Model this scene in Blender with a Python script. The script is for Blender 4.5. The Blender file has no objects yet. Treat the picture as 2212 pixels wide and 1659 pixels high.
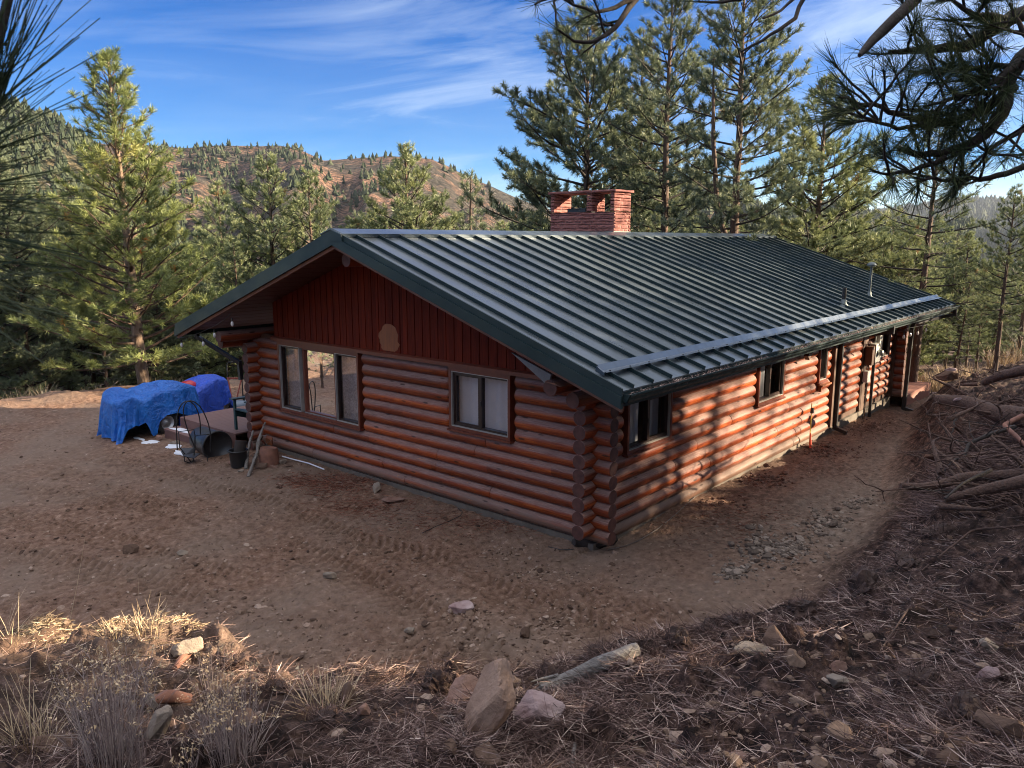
import bpy, math, random
import numpy as np
from mathutils import Vector
# ------------------------------------------------------------------ camera, sky, sun, exposure
S = bpy.context.scene
COL = S.collection
CAM = np.array([-9.52, -6.60, 4.473])
HD = math.radians(40.817); PT = math.radians(10.417); FP = 1701.68; CX, CY = 1106.0, 829.5
cf = np.array([math.cos(HD)*math.cos(PT), math.sin(HD)*math.cos(PT), -math.sin(PT)])
cr_ = np.array([math.sin(HD), -math.cos(HD), 0.0]); cu = np.cross(cr_, cf)
cam = bpy.data.cameras.new('camera'); co = bpy.data.objects.new('camera', cam); COL.objects.link(co)
cam.sensor_width = 36; cam.lens = FP/2212*36; cam.clip_start = .05; cam.clip_end = 12000
co.location = CAM; co.rotation_euler = (math.pi/2-PT, 0, HD-math.pi/2)
cam.dof.use_dof = True; cam.dof.focus_distance = 12.5; cam.dof.aperture_fstop = 14
S.camera = co
S.render.engine = 'CYCLES'; S.cycles.pixel_filter_type = 'BLACKMAN_HARRIS'; S.cycles.filter_width = 1.0
SUN_EL = math.radians(19.0); SUN_AZ = math.radians(-47.0)
SV = Vector((math.cos(SUN_AZ)*math.cos(SUN_EL), math.sin(SUN_AZ)*math.cos(SUN_EL), math.sin(SUN_EL)))
sl = bpy.data.lights.new('sun', 'SUN'); sl.energy = 4.4; sl.angle = math.radians(.55); sl.color = (1, .80, .56)
so = bpy.data.objects.new('sun', sl); so.rotation_euler = SV.to_track_quat('Z', 'Y').to_euler(); COL.objects.link(so)
S.view_settings.view_transform = 'Standard'; S.view_settings.look = 'None'; S.view_settings.gamma = 1
S.view_settings.exposure = 2.3
W = bpy.data.worlds.new('World'); S.world = W; W.use_nodes = True

class NT:                                             # small node helper
    def __init__(s, tree): s.t = tree; s.n = tree.nodes; s.n.clear()
    def add(s, typ, ins=None, **kw):
        n = s.n.new(typ)
        for k, v in kw.items(): setattr(n, k, v)
        for k, v in (ins or {}).items():
            i = n.inputs[k]
            if isinstance(v, bpy.types.NodeSocket): s.t.links.new(v, i)
            else: i.default_value = v
        return n
    def math(s, op, a, b=0.0, clamp=False):
        n = s.add('ShaderNodeMath', {0: a, 1: b}, operation=op); n.use_clamp = clamp; return n.outputs[0]
    def noise(s, vec, scale, detail=4, rough=.55, dist=0.0):
        return s.add('ShaderNodeTexNoise', {'Vector': vec, 'Scale': scale, 'Detail': detail, 'Roughness': rough, 'Distortion': dist}).outputs[0]
    def mapping(s, vec, scale=(1,1,1), rot=(0,0,0), loc=(0,0,0)):
        return s.add('ShaderNodeMapping', {'Vector': vec, 'Scale': scale, 'Rotation': rot, 'Location': loc}).outputs[0]
    def ramp(s, fac, stops, interp='LINEAR'):
        n = s.add('ShaderNodeValToRGB', {'Fac': fac}); r = n.color_ramp; r.interpolation = interp
        while len(r.elements) > 1: r.elements.remove(r.elements[-1])
        for i, (p, c) in enumerate(stops):
            e = r.elements[0] if i == 0 else r.elements.new(p)
            e.position = p; e.color = (*c, 1) if not isinstance(c, (int, float)) else (c, c, c, 1)
        return n.outputs[0]
    def mix(s, fac, a, b, mode='MIX'):
        n = s.add('ShaderNodeMix', data_type='RGBA', blend_type=mode)
        for k, v in ((0, fac), (6, a), (7, b)):
            if isinstance(v, bpy.types.NodeSocket): s.t.links.new(v, n.inputs[k])
            else: n.inputs[k].default_value = (*v, 1) if isinstance(v, tuple) and len(v) == 3 else v
        return n.outputs[2]

w = NT(W.node_tree)
sky = w.add('ShaderNodeTexSky', sky_type='NISHITA'); sky.sun_disc = False
sky.sun_elevation = SUN_EL; sky.sun_rotation = math.pi/2-SUN_AZ; sky.altitude = 2300; sky.air_density = 1.0; sky.dust_density = .4; sky.ozone_density = 2.5
gc = w.add('ShaderNodeTexCoord').outputs['Generated']
sep = w.add('ShaderNodeSeparateXYZ', {0: gc})
az_ = w.math('ARCTAN2', sep.outputs[1], sep.outputs[0]); el_ = sep.outputs[2]
pv = w.add('ShaderNodeCombineXYZ', {0: w.math('MULTIPLY', az_, 2.1), 1: w.math('ADD', w.math('MULTIPLY', el_, 15.0), w.math('MULTIPLY', az_, 1.5)), 2: .37}).outputs[0]
n1 = w.noise(pv, 1.35, 7, .60, .55)
n2 = w.noise(w.mapping(pv, (.8, .33, 1), (0, 0, 0), (4.1, 6.3, 0)), 1.0, 2, .5)
cl = w.math('MULTIPLY', w.ramp(n1, [(.44, 0.0), (.80, 1.0)]), w.ramp(n2, [(.34, .15), (.66, 1.0)]))
low = w.ramp(el_, [(0.0, .55), (.10, .30), (.24, .04)])                    # thin veil near the horizon
right = w.ramp(w.math('SUBTRACT', HD-.10, az_), [(0.0, 0.0), (.55, 1.0)])    # whiter sky towards the sun side
clf = w.math('MAXIMUM', w.math('ADD', cl, w.math('MULTIPLY', w.math('MULTIPLY', right, .75), w.ramp(n1, [(.3, .15), (.6, 1.0)]))), w.math('MULTIPLY', low, w.ramp(n1, [(.3, .45), (.62, 1.0)])))
high = w.math('MULTIPLY', w.ramp(el_, [(.42, 0.0), (.75, 1.0)]), w.ramp(n1, [(.30, .55), (.6, 1.0)]))   # unseen cloud overhead, added as neutral fill light
hs = w.add('ShaderNodeHueSaturation', {'Hue': .518, 'Saturation': 1.95, 'Value': .375, 'Color': sky.outputs[0]}).outputs[0]
skyc = w.mix(w.math('MULTIPLY', clf, .72, True), hs, (1.95, 2.3, 2.75))
skyc = w.mix(w.math('MULTIPLY', high, .80), skyc, (4.2, 4.1, 4.2))
bg = w.add('ShaderNodeBackground', {'Color': skyc, 'Strength': .095})
w.add('ShaderNodeOutputWorld', {'Surface': bg.outputs[0]})

# ------------------------------------------------------------------ helpers
def ray(px, py): return (px-CX)/FP*cr_-(py-CY)/FP*cu+cf
def onz(px, py, z):
    q = ray(px, py); return CAM+q*((z-CAM[2])/q[2])
def at(px, py, d):                                    # point at horizontal distance d
    q = ray(px, py); return CAM+q*(d/math.hypot(q[0], q[1]))
def crop(ox, oy, s): return lambda x, y: (ox+x*s, oy+y*s)
T4 = crop(208.5, 768, .19841); K2 = crop(737.3, 0, .3333); K3 = crop(1474.7, 0, .3333)
R4 = crop(0, 548.6, .3333); R6 = crop(1474.7, 548.6, .3333); R7 = crop(0, 1097.2, .33871); R8 = crop(737.3, 1097.2, .33871); R9 = crop(1474.7, 1097.2, .33871)
def link(name, me, mats, parent=None):
    o = bpy.data.objects.new(name, me); COL.objects.link(o)
    for m in (mats if isinstance(mats, (list, tuple)) else [mats]): me.materials.append(m)
    if parent is not None: o.parent = parent
    return o
def empty(name, loc=(0,0,0), rz=0.0):
    o = bpy.data.objects.new(name, None); COL.objects.link(o); o.location = loc; o.rotation_euler = (0, 0, rz)
    o.empty_display_size = .2; return o
def tag(o, label=None, cat=None, group=None, kind=None):
    for k, v in (('label', label), ('category', cat), ('group', group), ('kind', kind)):
        if v: o[k] = v
    return o
def copy_tree(o, parent=None):
    c = o.copy(); COL.objects.link(c); c.parent = parent
    for ch in o.children: copy_tree(ch, c)
    return c

class MB:
    def __init__(s): s.v = []; s.f = []; s.s = []; s.m = []; s.mi = 0
    def face(s, idx, smooth=False): s.f.append(tuple(idx)); s.s.append(smooth); s.m.append(s.mi)
    def addv(s, pts):
        b = len(s.v); s.v.extend([tuple(map(float, p)) for p in pts]); return b
    def hexa(s, p):                                   # 8 points: bottom 4 ccw, top 4 ccw
        b = s.addv(p)
        for q in ((3,2,1,0),(4,5,6,7),(0,1,5,4),(1,2,6,5),(2,3,7,6),(3,0,4,7)): s.face([b+i for i in q])
    def box(s, x0, x1, y0, y1, z0, z1): s.hexa([(x0,y0,z0),(x1,y0,z0),(x1,y1,z0),(x0,y1,z0),(x0,y0,z1),(x1,y0,z1),(x1,y1,z1),(x0,y1,z1)])
    def obox(s, c, ax, ay, az):                       # centre and three half-axis vectors
        c, ax, ay, az = map(np.array, (c, ax, ay, az))
        s.hexa([c-ax-ay-az, c+ax-ay-az, c+ax+ay-az, c-ax+ay-az, c-ax-ay+az, c+ax-ay+az, c+ax+ay+az, c-ax+ay+az])
    def bar(s, p0, p1, w, h, up=(0,0,1)):             # rectangular bar between two points
        p0, p1, up = np.array(p0, float), np.array(p1, float), np.array(up, float)
        d = p1-p0; L = np.linalg.norm(d); d /= L; sd = np.cross(d, up); sd /= np.linalg.norm(sd); u = np.cross(sd, d)
        s.obox((p0+p1)/2, d*L/2, sd*w/2, u*h/2)
    def prism(s, prof, x0, x1, axis='x'):             # profile (a,z) extruded along x or y
        n = len(prof)
        P = (lambda t, a, z: (t, a, z)) if axis == 'x' else (lambda t, a, z: (a, t, z))
        b = s.addv([P(x0, a, z) for a, z in prof]+[P(x1, a, z) for a, z in prof])
        for i in range(n): s.face((b+i, b+(i+1)%n, b+n+(i+1)%n, b+n+i))
        s.face([b+n-1-i for i in range(n)]); s.face([b+n+i for i in range(n)])
    def tube(s, pts, radii, n=8, cap=True, smooth=True, rough=0.0, rnd=None, capmat=None):
        pts = np.array(pts, float); m = len(pts)
        radii = [radii]*m if isinstance(radii, (int, float)) else list(radii)
        tg = np.gradient(pts, axis=0); tg /= np.maximum(np.linalg.norm(tg, axis=1), 1e-9)[:, None]
        a = np.array([0,0,1.0]) if abs(tg[0][2]) < .9 else np.array([1.0,0,0])
        u = np.cross(tg[0], a); u /= np.linalg.norm(u); b0 = len(s.v)
        for i in range(m):
            u = u-tg[i]*(u@tg[i]); u /= max(np.linalg.norm(u), 1e-9); q = np.cross(tg[i], u)
            for k in range(n):
                th = 2*math.pi*k/n; rr = radii[i]*(1+(rnd.uniform(-rough, rough) if rnd else 0))
                p = pts[i]+rr*(math.cos(th)*u+math.sin(th)*q); s.v.append(tuple(p))
        for i in range(m-1):
            for k in range(n):
                s.face((b0+i*n+k, b0+i*n+(k+1)%n, b0+(i+1)*n+(k+1)%n, b0+(i+1)*n+k), smooth)
        if cap:
            for r, flip in ((0, True), (m-1, False)):
                c = s.addv([s.v[b0+r*n+k] for k in range(n)]); q = [c+k for k in range(n)]
                om = s.mi
                if capmat is not None: s.mi = capmat
                s.face(q[::-1] if flip else q); s.mi = om
    def lathe(s, prof, c=(0,0,0), n=24, smooth=True, axis='z'):
        b = len(s.v); c = np.array(c, float)
        for r, z in prof:
            for k in range(n):
                th = 2*math.pi*k/n
                p = (r*math.cos(th), r*math.sin(th), z) if axis == 'z' else ((z, r*math.cos(th), r*math.sin(th)) if axis == 'x' else (r*math.cos(th), z, r*math.sin(th)))
                s.v.append(tuple(c+np.array(p)))
        for i in range(len(prof)-1):
            for k in range(n): s.face((b+i*n+k, b+i*n+(k+1)%n, b+(i+1)*n+(k+1)%n, b+(i+1)*n+k), smooth)
    def build(s, name, mats, parent=None):
        me = bpy.data.meshes.new(name); me.from_pydata(s.v, [], s.f)
        me.polygons.foreach_set('use_smooth', s.s); me.polygons.foreach_set('material_index', s.m)
        me.update(); return link(name, me, mats, parent)

def np_mesh(name, V, F, mats, parent=None, tint=None, smooth=False):
    V = np.asarray(V, np.float32); F = np.asarray(F, np.int32); k = F.shape[1]
    me = bpy.data.meshes.new(name); me.vertices.add(len(V)); me.vertices.foreach_set('co', V.ravel())
    me.loops.add(F.size); me.loops.foreach_set('vertex_index', F.ravel())
    me.polygons.add(len(F)); me.polygons.foreach_set('loop_start', np.arange(0, F.size, k, dtype=np.int32))
    me.polygons.foreach_set('loop_total', np.full(len(F), k, np.int32))
    me.polygons.foreach_set('use_smooth', np.full(len(F), smooth))
    if tint is not None:
        a = me.attributes.new('tint', 'FLOAT', 'POINT'); a.data.foreach_set('value', np.asarray(tint, np.float32))
    me.update(calc_edges=True); me.validate()
    return link(name, me, mats, parent)

_rs = np.random.RandomState(5); _tab = _rs.rand(256, 256)
def vn(x, y, seed=0):
    x = np.asarray(x, float)+seed*17.31; y = np.asarray(y, float)-seed*9.77
    xi = np.floor(x).astype(int); yi = np.floor(y).astype(int); fx = x-xi; fy = y-yi
    fx = fx*fx*(3-2*fx); fy = fy*fy*(3-2*fy)
    a = _tab[xi % 256, yi % 256]; b = _tab[(xi+1) % 256, yi % 256]; c = _tab[xi % 256, (yi+1) % 256]; d = _tab[(xi+1) % 256, (yi+1) % 256]
    return (a*(1-fx)+b*fx)*(1-fy)+(c*(1-fx)+d*fx)*fy
def fbm(x, y, o=4, seed=0, g=.5):
    r = 0; a = 1; t = 0
    for i in range(o): r = r+a*(vn(x*2**i, y*2**i, seed+i*3)-.5); t += a; a *= g
    return r/t*2

# ------------------------------------------------------------------ materials
MATS = {}
def newmat(name):
    m = bpy.data.materials.new(name); m.use_nodes = True; MATS[name] = m; t = NT(m.node_tree)
    return m, t
def finish(t, **ins):
    bump = ins.pop('bump', None); bs = ins.pop('bump_strength', .4); bd = ins.pop('bump_distance', .01)
    b = t.add('ShaderNodeBsdfPrincipled')
    for k, v in ins.items():
        k = {'Base': 'Base Color', 'Spec': 'Specular IOR Level', 'Coat': 'Coat Weight', 'CoatR': 'Coat Roughness', 'Trans': 'Transmission Weight'}.get(k, k)
        if isinstance(v, bpy.types.NodeSocket): t.t.links.new(v, b.inputs[k])
        else: b.inputs[k].default_value = (*v, 1) if isinstance(v, tuple) and len(v) == 3 else v
    if bump is not None:
        bn = t.add('ShaderNodeBump', {'Height': bump, 'Strength': bs, 'Distance': bd}); t.t.links.new(bn.outputs[0], b.inputs['Normal'])
    t.add('ShaderNodeOutputMaterial', {'Surface': b.outputs[0]})
    return b
def simple(name, c1, c2=None, scale=6, rough=.6, met=0.0, bump=.3, bd=.004, stretch=(1,1,1), coord='Object', spec=.5, coat=0.0, detail=5):
    m, t = newmat(name); c2 = c2 or tuple(x*.7 for x in c1)
    v = t.mapping(t.add('ShaderNodeTexCoord').outputs[coord], stretch)
    n = t.noise(v, scale, detail, .6); n2 = t.noise(v, scale*.23, 2)
    col = t.ramp(t.math('ADD', t.math('MULTIPLY', n, .7), t.math('MULTIPLY', n2, .3)), [(.3, c2), (.7, c1)])
    finish(t, Base=col, Roughness=t.ramp(n, [(.3, rough*.85), (.8, min(1, rough*1.15))]), Metallic=met, Spec=spec, Coat=coat, CoatR=.2, bump=n, bump_strength=bump, bump_distance=bd)
    return m
def log_mat(name, stretch):
    m, t = newmat(name); tc = t.add('ShaderNodeTexCoord').outputs['Object']
    g = t.noise(t.mapping(tc, tuple(.45 if a else 9 for a in stretch)), 5, 7, .68, .7)
    big = t.noise(t.mapping(tc, tuple(.5 if a else 4.5 for a in stretch)), 1.1, 4, .6)
    col = t.ramp(g, [(.28, (.105, .016, .007)), (.5, (.30, .056, .012)), (.72, (.50, .13, .022))])
    col = t.mix(t.ramp(big, [(.38, 0.0), (.70, .75)]), col, (.13, .026, .016))
    sp = t.add('ShaderNodeSeparateXYZ', {0: tc}); al = sp.outputs[0 if stretch[0] else 1]
    zi = t.math('FLOOR', t.math('DIVIDE', t.math('ADD', sp.outputs[2], .0 if stretch[0] else .11), .22))
    cell = t.add('ShaderNodeTexWhiteNoise', {'Vector': t.add('ShaderNodeCombineXYZ', {0: t.math('FLOOR', t.math('DIVIDE', t.math('ADD', al, t.math('MULTIPLY', zi, 1.37)), 3.1)), 1: zi, 2: 0.0}).outputs[0]}, noise_dimensions='3D').outputs[0]
    col = t.mix(1.0, col, t.ramp(cell, [(0, .62), (1, 1.35)]), 'MULTIPLY')      # every log took the stain differently
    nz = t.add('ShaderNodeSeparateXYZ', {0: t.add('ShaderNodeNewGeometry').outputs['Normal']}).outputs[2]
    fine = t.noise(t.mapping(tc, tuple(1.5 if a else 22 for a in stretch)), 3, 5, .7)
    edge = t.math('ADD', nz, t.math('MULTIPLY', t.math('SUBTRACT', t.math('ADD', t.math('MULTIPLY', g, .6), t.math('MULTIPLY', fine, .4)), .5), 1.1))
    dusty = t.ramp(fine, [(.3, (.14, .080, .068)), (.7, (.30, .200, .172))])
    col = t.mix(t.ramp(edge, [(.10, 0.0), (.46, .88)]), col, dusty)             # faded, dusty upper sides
    low_ = t.math('ADD', sp.outputs[2], t.math('MULTIPLY', t.math('SUBTRACT', .5, big), .5))
    col = t.mix(t.ramp(low_, [(0.0, .8), (.14, 0.0)]), col, (.175, .120, .092))  # dirt splashed on the lowest courses
    vo = t.add('ShaderNodeTexVoronoi', {'Vector': t.mapping(tc, tuple(1.9 if a else 8 for a in stretch)), 'Scale': 1.0})
    col = t.mix(t.ramp(vo.outputs['Distance'], [(.09, .85), (.17, 0.0)]), col, (.028, .010, .006))   # knots
    chips = t.noise(t.mapping(tc, tuple(2.2 if a else 26 for a in stretch), loc=(3, 1, 2)), 1.0, 4, .7)
    col = t.mix(t.ramp(chips, [(.66, 0.0), (.71, .85)]), col, (.50, .22, .09))
    ck = t.noise(t.mapping(tc, tuple(.8 if a else 55 for a in stretch), loc=(1, 7, 2)), 1.0, 3, .6)
    col = t.mix(t.ramp(ck, [(.68, 0.0), (.72, .8)]), col, (.03, .012, .008))    # drying cracks
    finish(t, Base=col, Roughness=t.ramp(edge, [(.1, .42), (.5, .75)]), Spec=.4, bump=t.math('ADD', g, t.math('MULTIPLY', fine, .5)), bump_strength=.45, bump_distance=.012)
    return m
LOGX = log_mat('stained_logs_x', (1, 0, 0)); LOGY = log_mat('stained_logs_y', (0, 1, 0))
def endgrain():
    m, t = newmat('log_end_grain'); tc = t.add('ShaderNodeTexCoord').outputs['Object']
    n = t.noise(tc, 9, 5); col = t.ramp(n, [(.3, (.055, .020, .015)), (.7, (.12, .046, .034))])
    finish(t, Base=col, Roughness=.7, bump=n, bump_strength=.4, bump_distance=.006); return m
ENDG = endgrain()
def siding_mat():
    m, t = newmat('gable_board_siding'); tc = t.add('ShaderNodeTexCoord').outputs['Object']
    g = t.noise(t.mapping(tc, (8, 8, .5)), 6, 6, .65, .4)
    sp = t.add('ShaderNodeSeparateXYZ', {0: tc})
    bd = t.noise(t.add('ShaderNodeCombineXYZ', {0: t.math('FLOOR', t.math('DIVIDE', sp.outputs[1], .105)), 1: 0.0, 2: 0.0}).outputs[0], 3.7, 0)
    col = t.mix(.45, t.ramp(g, [(.3, (.050, .006, .003)), (.72, (.20, .024, .008))]), t.ramp(bd, [(.3, (.05, .006, .003)), (.7, (.16, .022, .008))]))
    finish(t, Base=col, Roughness=.7, Spec=.12, bump=g, bump_strength=.3, bump_distance=.004); return m
SIDING = siding_mat()
PATCHW = simple('bare_sanded_wood', (.30, .095, .026), (.15, .040, .012), 5, .6, stretch=(6, 6, .5))
TRIMW = simple('red_stained_trim', (.17, .040, .018), (.10, .022, .012), 4, .45, stretch=(3, 3, 3))
BARGE = simple('weathered_barge_board', (.26, .115, .065), (.11, .045, .030), 7, .75, stretch=(1, .7, 1))
SOFFIT = simple('soffit_boards', (.10, .030, .016), (.05, .014, .009), 4, .6, stretch=(.3, 6, 6))
def roof_mat(name, base, r, coat, met=.35, sp=.8):
    m, t = newmat(name); tc = t.add('ShaderNodeTexCoord').outputs['Object']
    n = t.noise(tc, 1.1, 4, .6); n2 = t.noise(t.mapping(tc, (3, .6, 1)), 2.5, 4, .6); wv = t.noise(t.mapping(tc, (2.2, .7, 1)), 1.6, 2, .5)
    col = t.mix(t.ramp(n, [(.4, 0.0), (.75, .35)]), base, tuple(min(1, c*1.6+.03) for c in base))
    rr = t.ramp(n2, [(.35, r*.8), (.7, r*1.35)])
    finish(t, Base=col, Roughness=rr, Metallic=met, Spec=sp, Coat=coat, CoatR=.22, bump=wv, bump_strength=.12, bump_distance=.02)
    return m
ROOFM = roof_mat('green_standing_seam_steel', (.125, .152, .165), .34, .5, .6)
ROOFD = roof_mat('green_steel_trim', (.009, .024, .025), .45, .0, .0, .35)
GUARD = roof_mat('steel_blue_grey', (.055, .080, .105), .35, .6)
GALV = simple('galvanised_steel', (.42, .47, .46), (.30, .34, .34), 8, .4, .8)
VENTM = simple('dull_vent_steel', (.16, .19, .19), (.10, .12, .12), 8, .5, .5)
BLACKM = simple('black_painted_metal', (.012, .013, .015), (.02, .02, .022), 10, .45, 0, .2)
BLACKP = simple('black_plastic', (.018, .019, .021), (.028, .029, .031), 4, .42, 0, .15)
BRONZE = simple('bronze_window_sash', (.035, .016, .012), (.022, .011, .009), 9, .4)
ALU = simple('window_edge_metal', (.42, .40, .37), (.3, .28, .26), 9, .45)
CONC = simple('concrete_foundation', (.17, .145, .12), (.08, .065, .05), 5, .9, bump=.5)
GREYM = simple('grey_meter_paint', (.50, .50, .48), (.40, .40, .38), 7, .5)
BROWNM = simple('brown_box_paint', (.10, .05, .03), None, 7, .6)
DARK = simple('interior_dark', (.02, .017, .015), None, 3, .9)
CURT = simple('pale_curtain', (.80, .81, .85), (.66, .67, .72), 3, .9, coord='Object')
LACE = simple('lace_curtain', (.55, .50, .52), (.16, .14, .15), 30, .9)
DECK = simple('composite_deck_boards', (.20, .108, .092), (.15, .080, .068), 3, .65, stretch=(.4, 8, 8))
SNOW = simple('old_snow', (.80, .83, .88), (.68, .71, .77), 6, .6)
def stone_mat():
    m, t = newmat('red_sandstone_blocks'); tc = t.add('ShaderNodeTexCoord').outputs['Object']
    n = t.noise(tc, 9, 6, .65); a = t.add('ShaderNodeAttribute', attribute_name='tint').outputs['Fac']
    col = t.mix(.5, t.ramp(n, [(.3, (.17, .062, .052)), (.7, (.34, .130, .105))]), t.ramp(a, [(0.0, (.18, .060, .052)), (1.0, (.36, .155, .13))]))
    finish(t, Base=col, Roughness=.85, bump=n, bump_strength=.8, bump_distance=.02); return m
STONE = stone_mat()
MORTAR = simple('chimney_mortar', (.36, .19, .15), None, 9, .9)
def glass_mat(nm, k, tc_):
    m, t = newmat(nm)
    fr = t.add('ShaderNodeFresnel', {'IOR': 1.65}).outputs[0]
    tr = t.add('ShaderNodeBsdfTransparent', {'Color': tc_}); gl = t.add('ShaderNodeBsdfGlossy', {'Color': (.95, .95, .95, 1), 'Roughness': .015})
    mx = t.add('ShaderNodeMixShader', {0: t.math('MULTIPLY', fr, k, True), 1: tr.outputs[0], 2: gl.outputs[0]})
    t.add('ShaderNodeOutputMaterial', {'Surface': mx.outputs[0]}); return m
GLASS = glass_mat('picture_window_glass', 1.1, (.62, .64, .62, 1)); GLASSD = glass_mat('screened_window_glass', .20, (.72, .73, .74, 1))
def tint_mat(name, stops, rough=.6, trans=0.0, spec=.4, noise=None, sub=None):
    m, t = newmat(name); a = t.add('ShaderNodeAttribute', attribute_name='tint').outputs['Fac']
    col = t.ramp(a, stops)
    if noise:
        oi = t.noise(t.add('ShaderNodeTexCoord').outputs['Object'], noise, 4); col = t.mix(.5, col, t.mix(1.0, col, t.ramp(oi, [(.3, .55), (.7, 1.5)]), 'MULTIPLY'))
    if trans:
        b = t.add('ShaderNodeBsdfDiffuse', {'Color': col}); tl = t.add('ShaderNodeBsdfTranslucent', {'Color': col})
        g = t.add('ShaderNodeBsdfGlossy', {'Color': (.6, .6, .55, 1), 'Roughness': .45})
        mx = t.add('ShaderNodeMixShader', {0: trans, 1: b.outputs[0], 2: tl.outputs[0]}); m2 = t.add('ShaderNodeMixShader', {0: .05, 1: mx.outputs[0], 2: g.outputs[0]})
        t.add('ShaderNodeOutputMaterial', {'Surface': m2.outputs[0]})
    else: finish(t, Base=col, Roughness=rough, Spec=spec)
    return m
NDL_YOUNG = tint_mat('needles_yellow_green', [(0, (.08, .115, .045)), (.4, (.20, .245, .09)), (.8, (.34, .375, .13)), (.97, (.42, .39, .14)), (1, (.42, .18, .05))], trans=.3)
NDL_MID = tint_mat('needles_mid_green', [(0, (.095, .125, .07)), (.5, (.21, .25, .12)), (.95, (.36, .38, .18)), (1, (.34, .20, .10))], trans=.25)
NDL_BLUE = tint_mat('needles_grey_green', [(0, (.075, .105, .070)), (.5, (.175, .21, .125)), (.95, (.31, .34, .19)), (1, (.28, .18, .09))], trans=.22)
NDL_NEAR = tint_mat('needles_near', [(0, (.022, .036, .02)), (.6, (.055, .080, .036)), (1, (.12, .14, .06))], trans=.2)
BARK = simple('pine_bark', (.165, .105, .075), (.040, .026, .020), 5, .95, bump=1.0, bd=.05, stretch=(3, 3, .8))
BARK_P = simple('pale_pine_bark', (.34, .245, .175), (.10, .065, .045), 5, .95, bump=1.0, bd=.05, stretch=(3, 3, .8))
BARK_D = simple('dark_limb_bark', (.045, .034, .028), (.016, .012, .010), 7, .9, bump=.8, bd=.02, stretch=(2, 2, 2))
ROOTM = simple('root_bark', (.15, .085, .060), (.05, .028, .020), 14, .9, bump=1.0, bd=.03, stretch=(1.5, 3, 3))
DEADW = simple('weathered_grey_wood', (.30, .275, .25), (.085, .072, .062), 9, .85, bump=1.0, bd=.03, stretch=(2.5, 2.5, 7))
REDWOOD = simple('split_red_wood', (.30, .14, .09), (.12, .05, .035), 7, .85, bump=.9, bd=.02)
def ground_mat():
    m, t = newmat('graded_dirt'); tc = t.add('ShaderNodeTexCoord').outputs['Object']
    a = t.add('ShaderNodeAttribute', attribute_name='tint').outputs['Fac']      # 0 yard soil .. 1 dark topsoil with duff
    n = t.noise(tc, 1.1, 6, .6); n2 = t.noise(tc, 9, 7, .7); n3 = t.noise(tc, 45, 4, .7)
    nm = t.noise(t.mapping(tc, (1, 1, 1), loc=(4, 9, 0)), .35, 4, .6)
    dirt = t.ramp(n2, [(.32, (.075, .041, .026)), (.46, (.175, .103, .070)), (.58, (.245, .152, .108)), (.72, (.41, .285, .21))])
    dirt = t.mix(t.ramp(nm, [(.42, 0.0), (.62, .6)]), dirt, (.225, .172, .135))   # greyer gravelly soil
    dirt = t.mix(t.ramp(n, [(.55, 0.0), (.75, .55)]), dirt, (.14, .085, .062))
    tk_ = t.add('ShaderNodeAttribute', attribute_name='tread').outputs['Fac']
    dirt = t.mix(t.math('MULTIPLY', tk_, .5), dirt, (.085, .050, .033))        # shade of the tread troughs painted into the dirt colour
    gp_ = t.add('ShaderNodeSeparateXYZ', {0: tc}); tr_ = t.math('MULTIPLY', t.ramp(t.math('DIVIDE', t.math('ADD', gp_.outputs[0], t.math('MULTIPLY', n, 2.0)), 10.0), [(.12, 0.0), (.38, 1.0)]), t.ramp(t.math('MULTIPLY', gp_.outputs[1], -.25), [(.15, 0.0), (.45, 1.0)]))
    dirt = t.mix(t.math('MULTIPLY', tr_, .6), dirt, t.ramp(n2, [(.32, (.085, .066, .052)), (.7, (.30, .25, .205))]))   # grey rock flour in the trench
    duff = t.ramp(n2, [(.40, (.014, .009, .008)), (.52, (.055, .032, .026)), (.64, (.15, .095, .075)), (.78, (.32, .22, .18))])
    col = t.mix(a, dirt, duff)
    vo = t.add('ShaderNodeTexVoronoi', {'Vector': tc, 'Scale': 26.0}); peb = t.ramp(vo.outputs['Distance'], [(.12, 1.0), (.25, 0.0)])
    pm = t.math('MULTIPLY', peb, t.ramp(t.noise(tc, 2.0, 3), [(.45, 0.0), (.65, 1.0)]))
    col = t.mix(t.math('MULTIPLY', pm, .5), col, (.36, .28, .22))
    h = t.math('ADD', t.math('MULTIPLY', n2, .6), t.math('ADD', t.math('MULTIPLY', n3, .35), t.math('MULTIPLY', pm, .35)))
    finish(t, Base=col, Roughness=.95, Spec=.2, bump=h, bump_strength=1.0, bump_distance=.055); return m
GROUND = ground_mat()
def hill_mat(name, tan, scrub, sc):
    m, t = newmat(name); tc = t.add('ShaderNodeTexCoord').outputs['Object']
    n = t.noise(tc, .011*sc, 6, .62); n2 = t.noise(tc, .05*sc, 6, .75); n3 = t.noise(tc, .2*sc, 5, .8)
    col = t.mix(t.ramp(t.math('ADD', t.math('MULTIPLY', n, .55), t.math('MULTIPLY', n2, .45)), [(.48, 0.0), (.56, 1.0)]), scrub, tan)
    col = t.mix(t.ramp(n3, [(.46, .95), (.58, 0.0)]), col, tuple(c*.28 for c in scrub))
    rk = t.ramp(t.noise(t.mapping(tc, (1, 1, 1.5), loc=(50, 3, 9)), .09*sc, 5, .8), [(.60, 0.0), (.70, .7)])
    col = t.mix(rk, col, (.33, .30, .29))
    finish(t, Base=col, Roughness=1.0, Spec=.1, bump=t.math('ADD', n2, t.math('MULTIPLY', n3, .5)), bump_strength=1.0, bump_distance=6.0); return m
HILL = hill_mat('hillside_grass_and_scrub', (.28, .165, .115), (.105, .095, .078), 1)
HILLD = hill_mat('wooded_hillside', (.16, .13, .075), (.060, .070, .045), 1)
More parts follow.
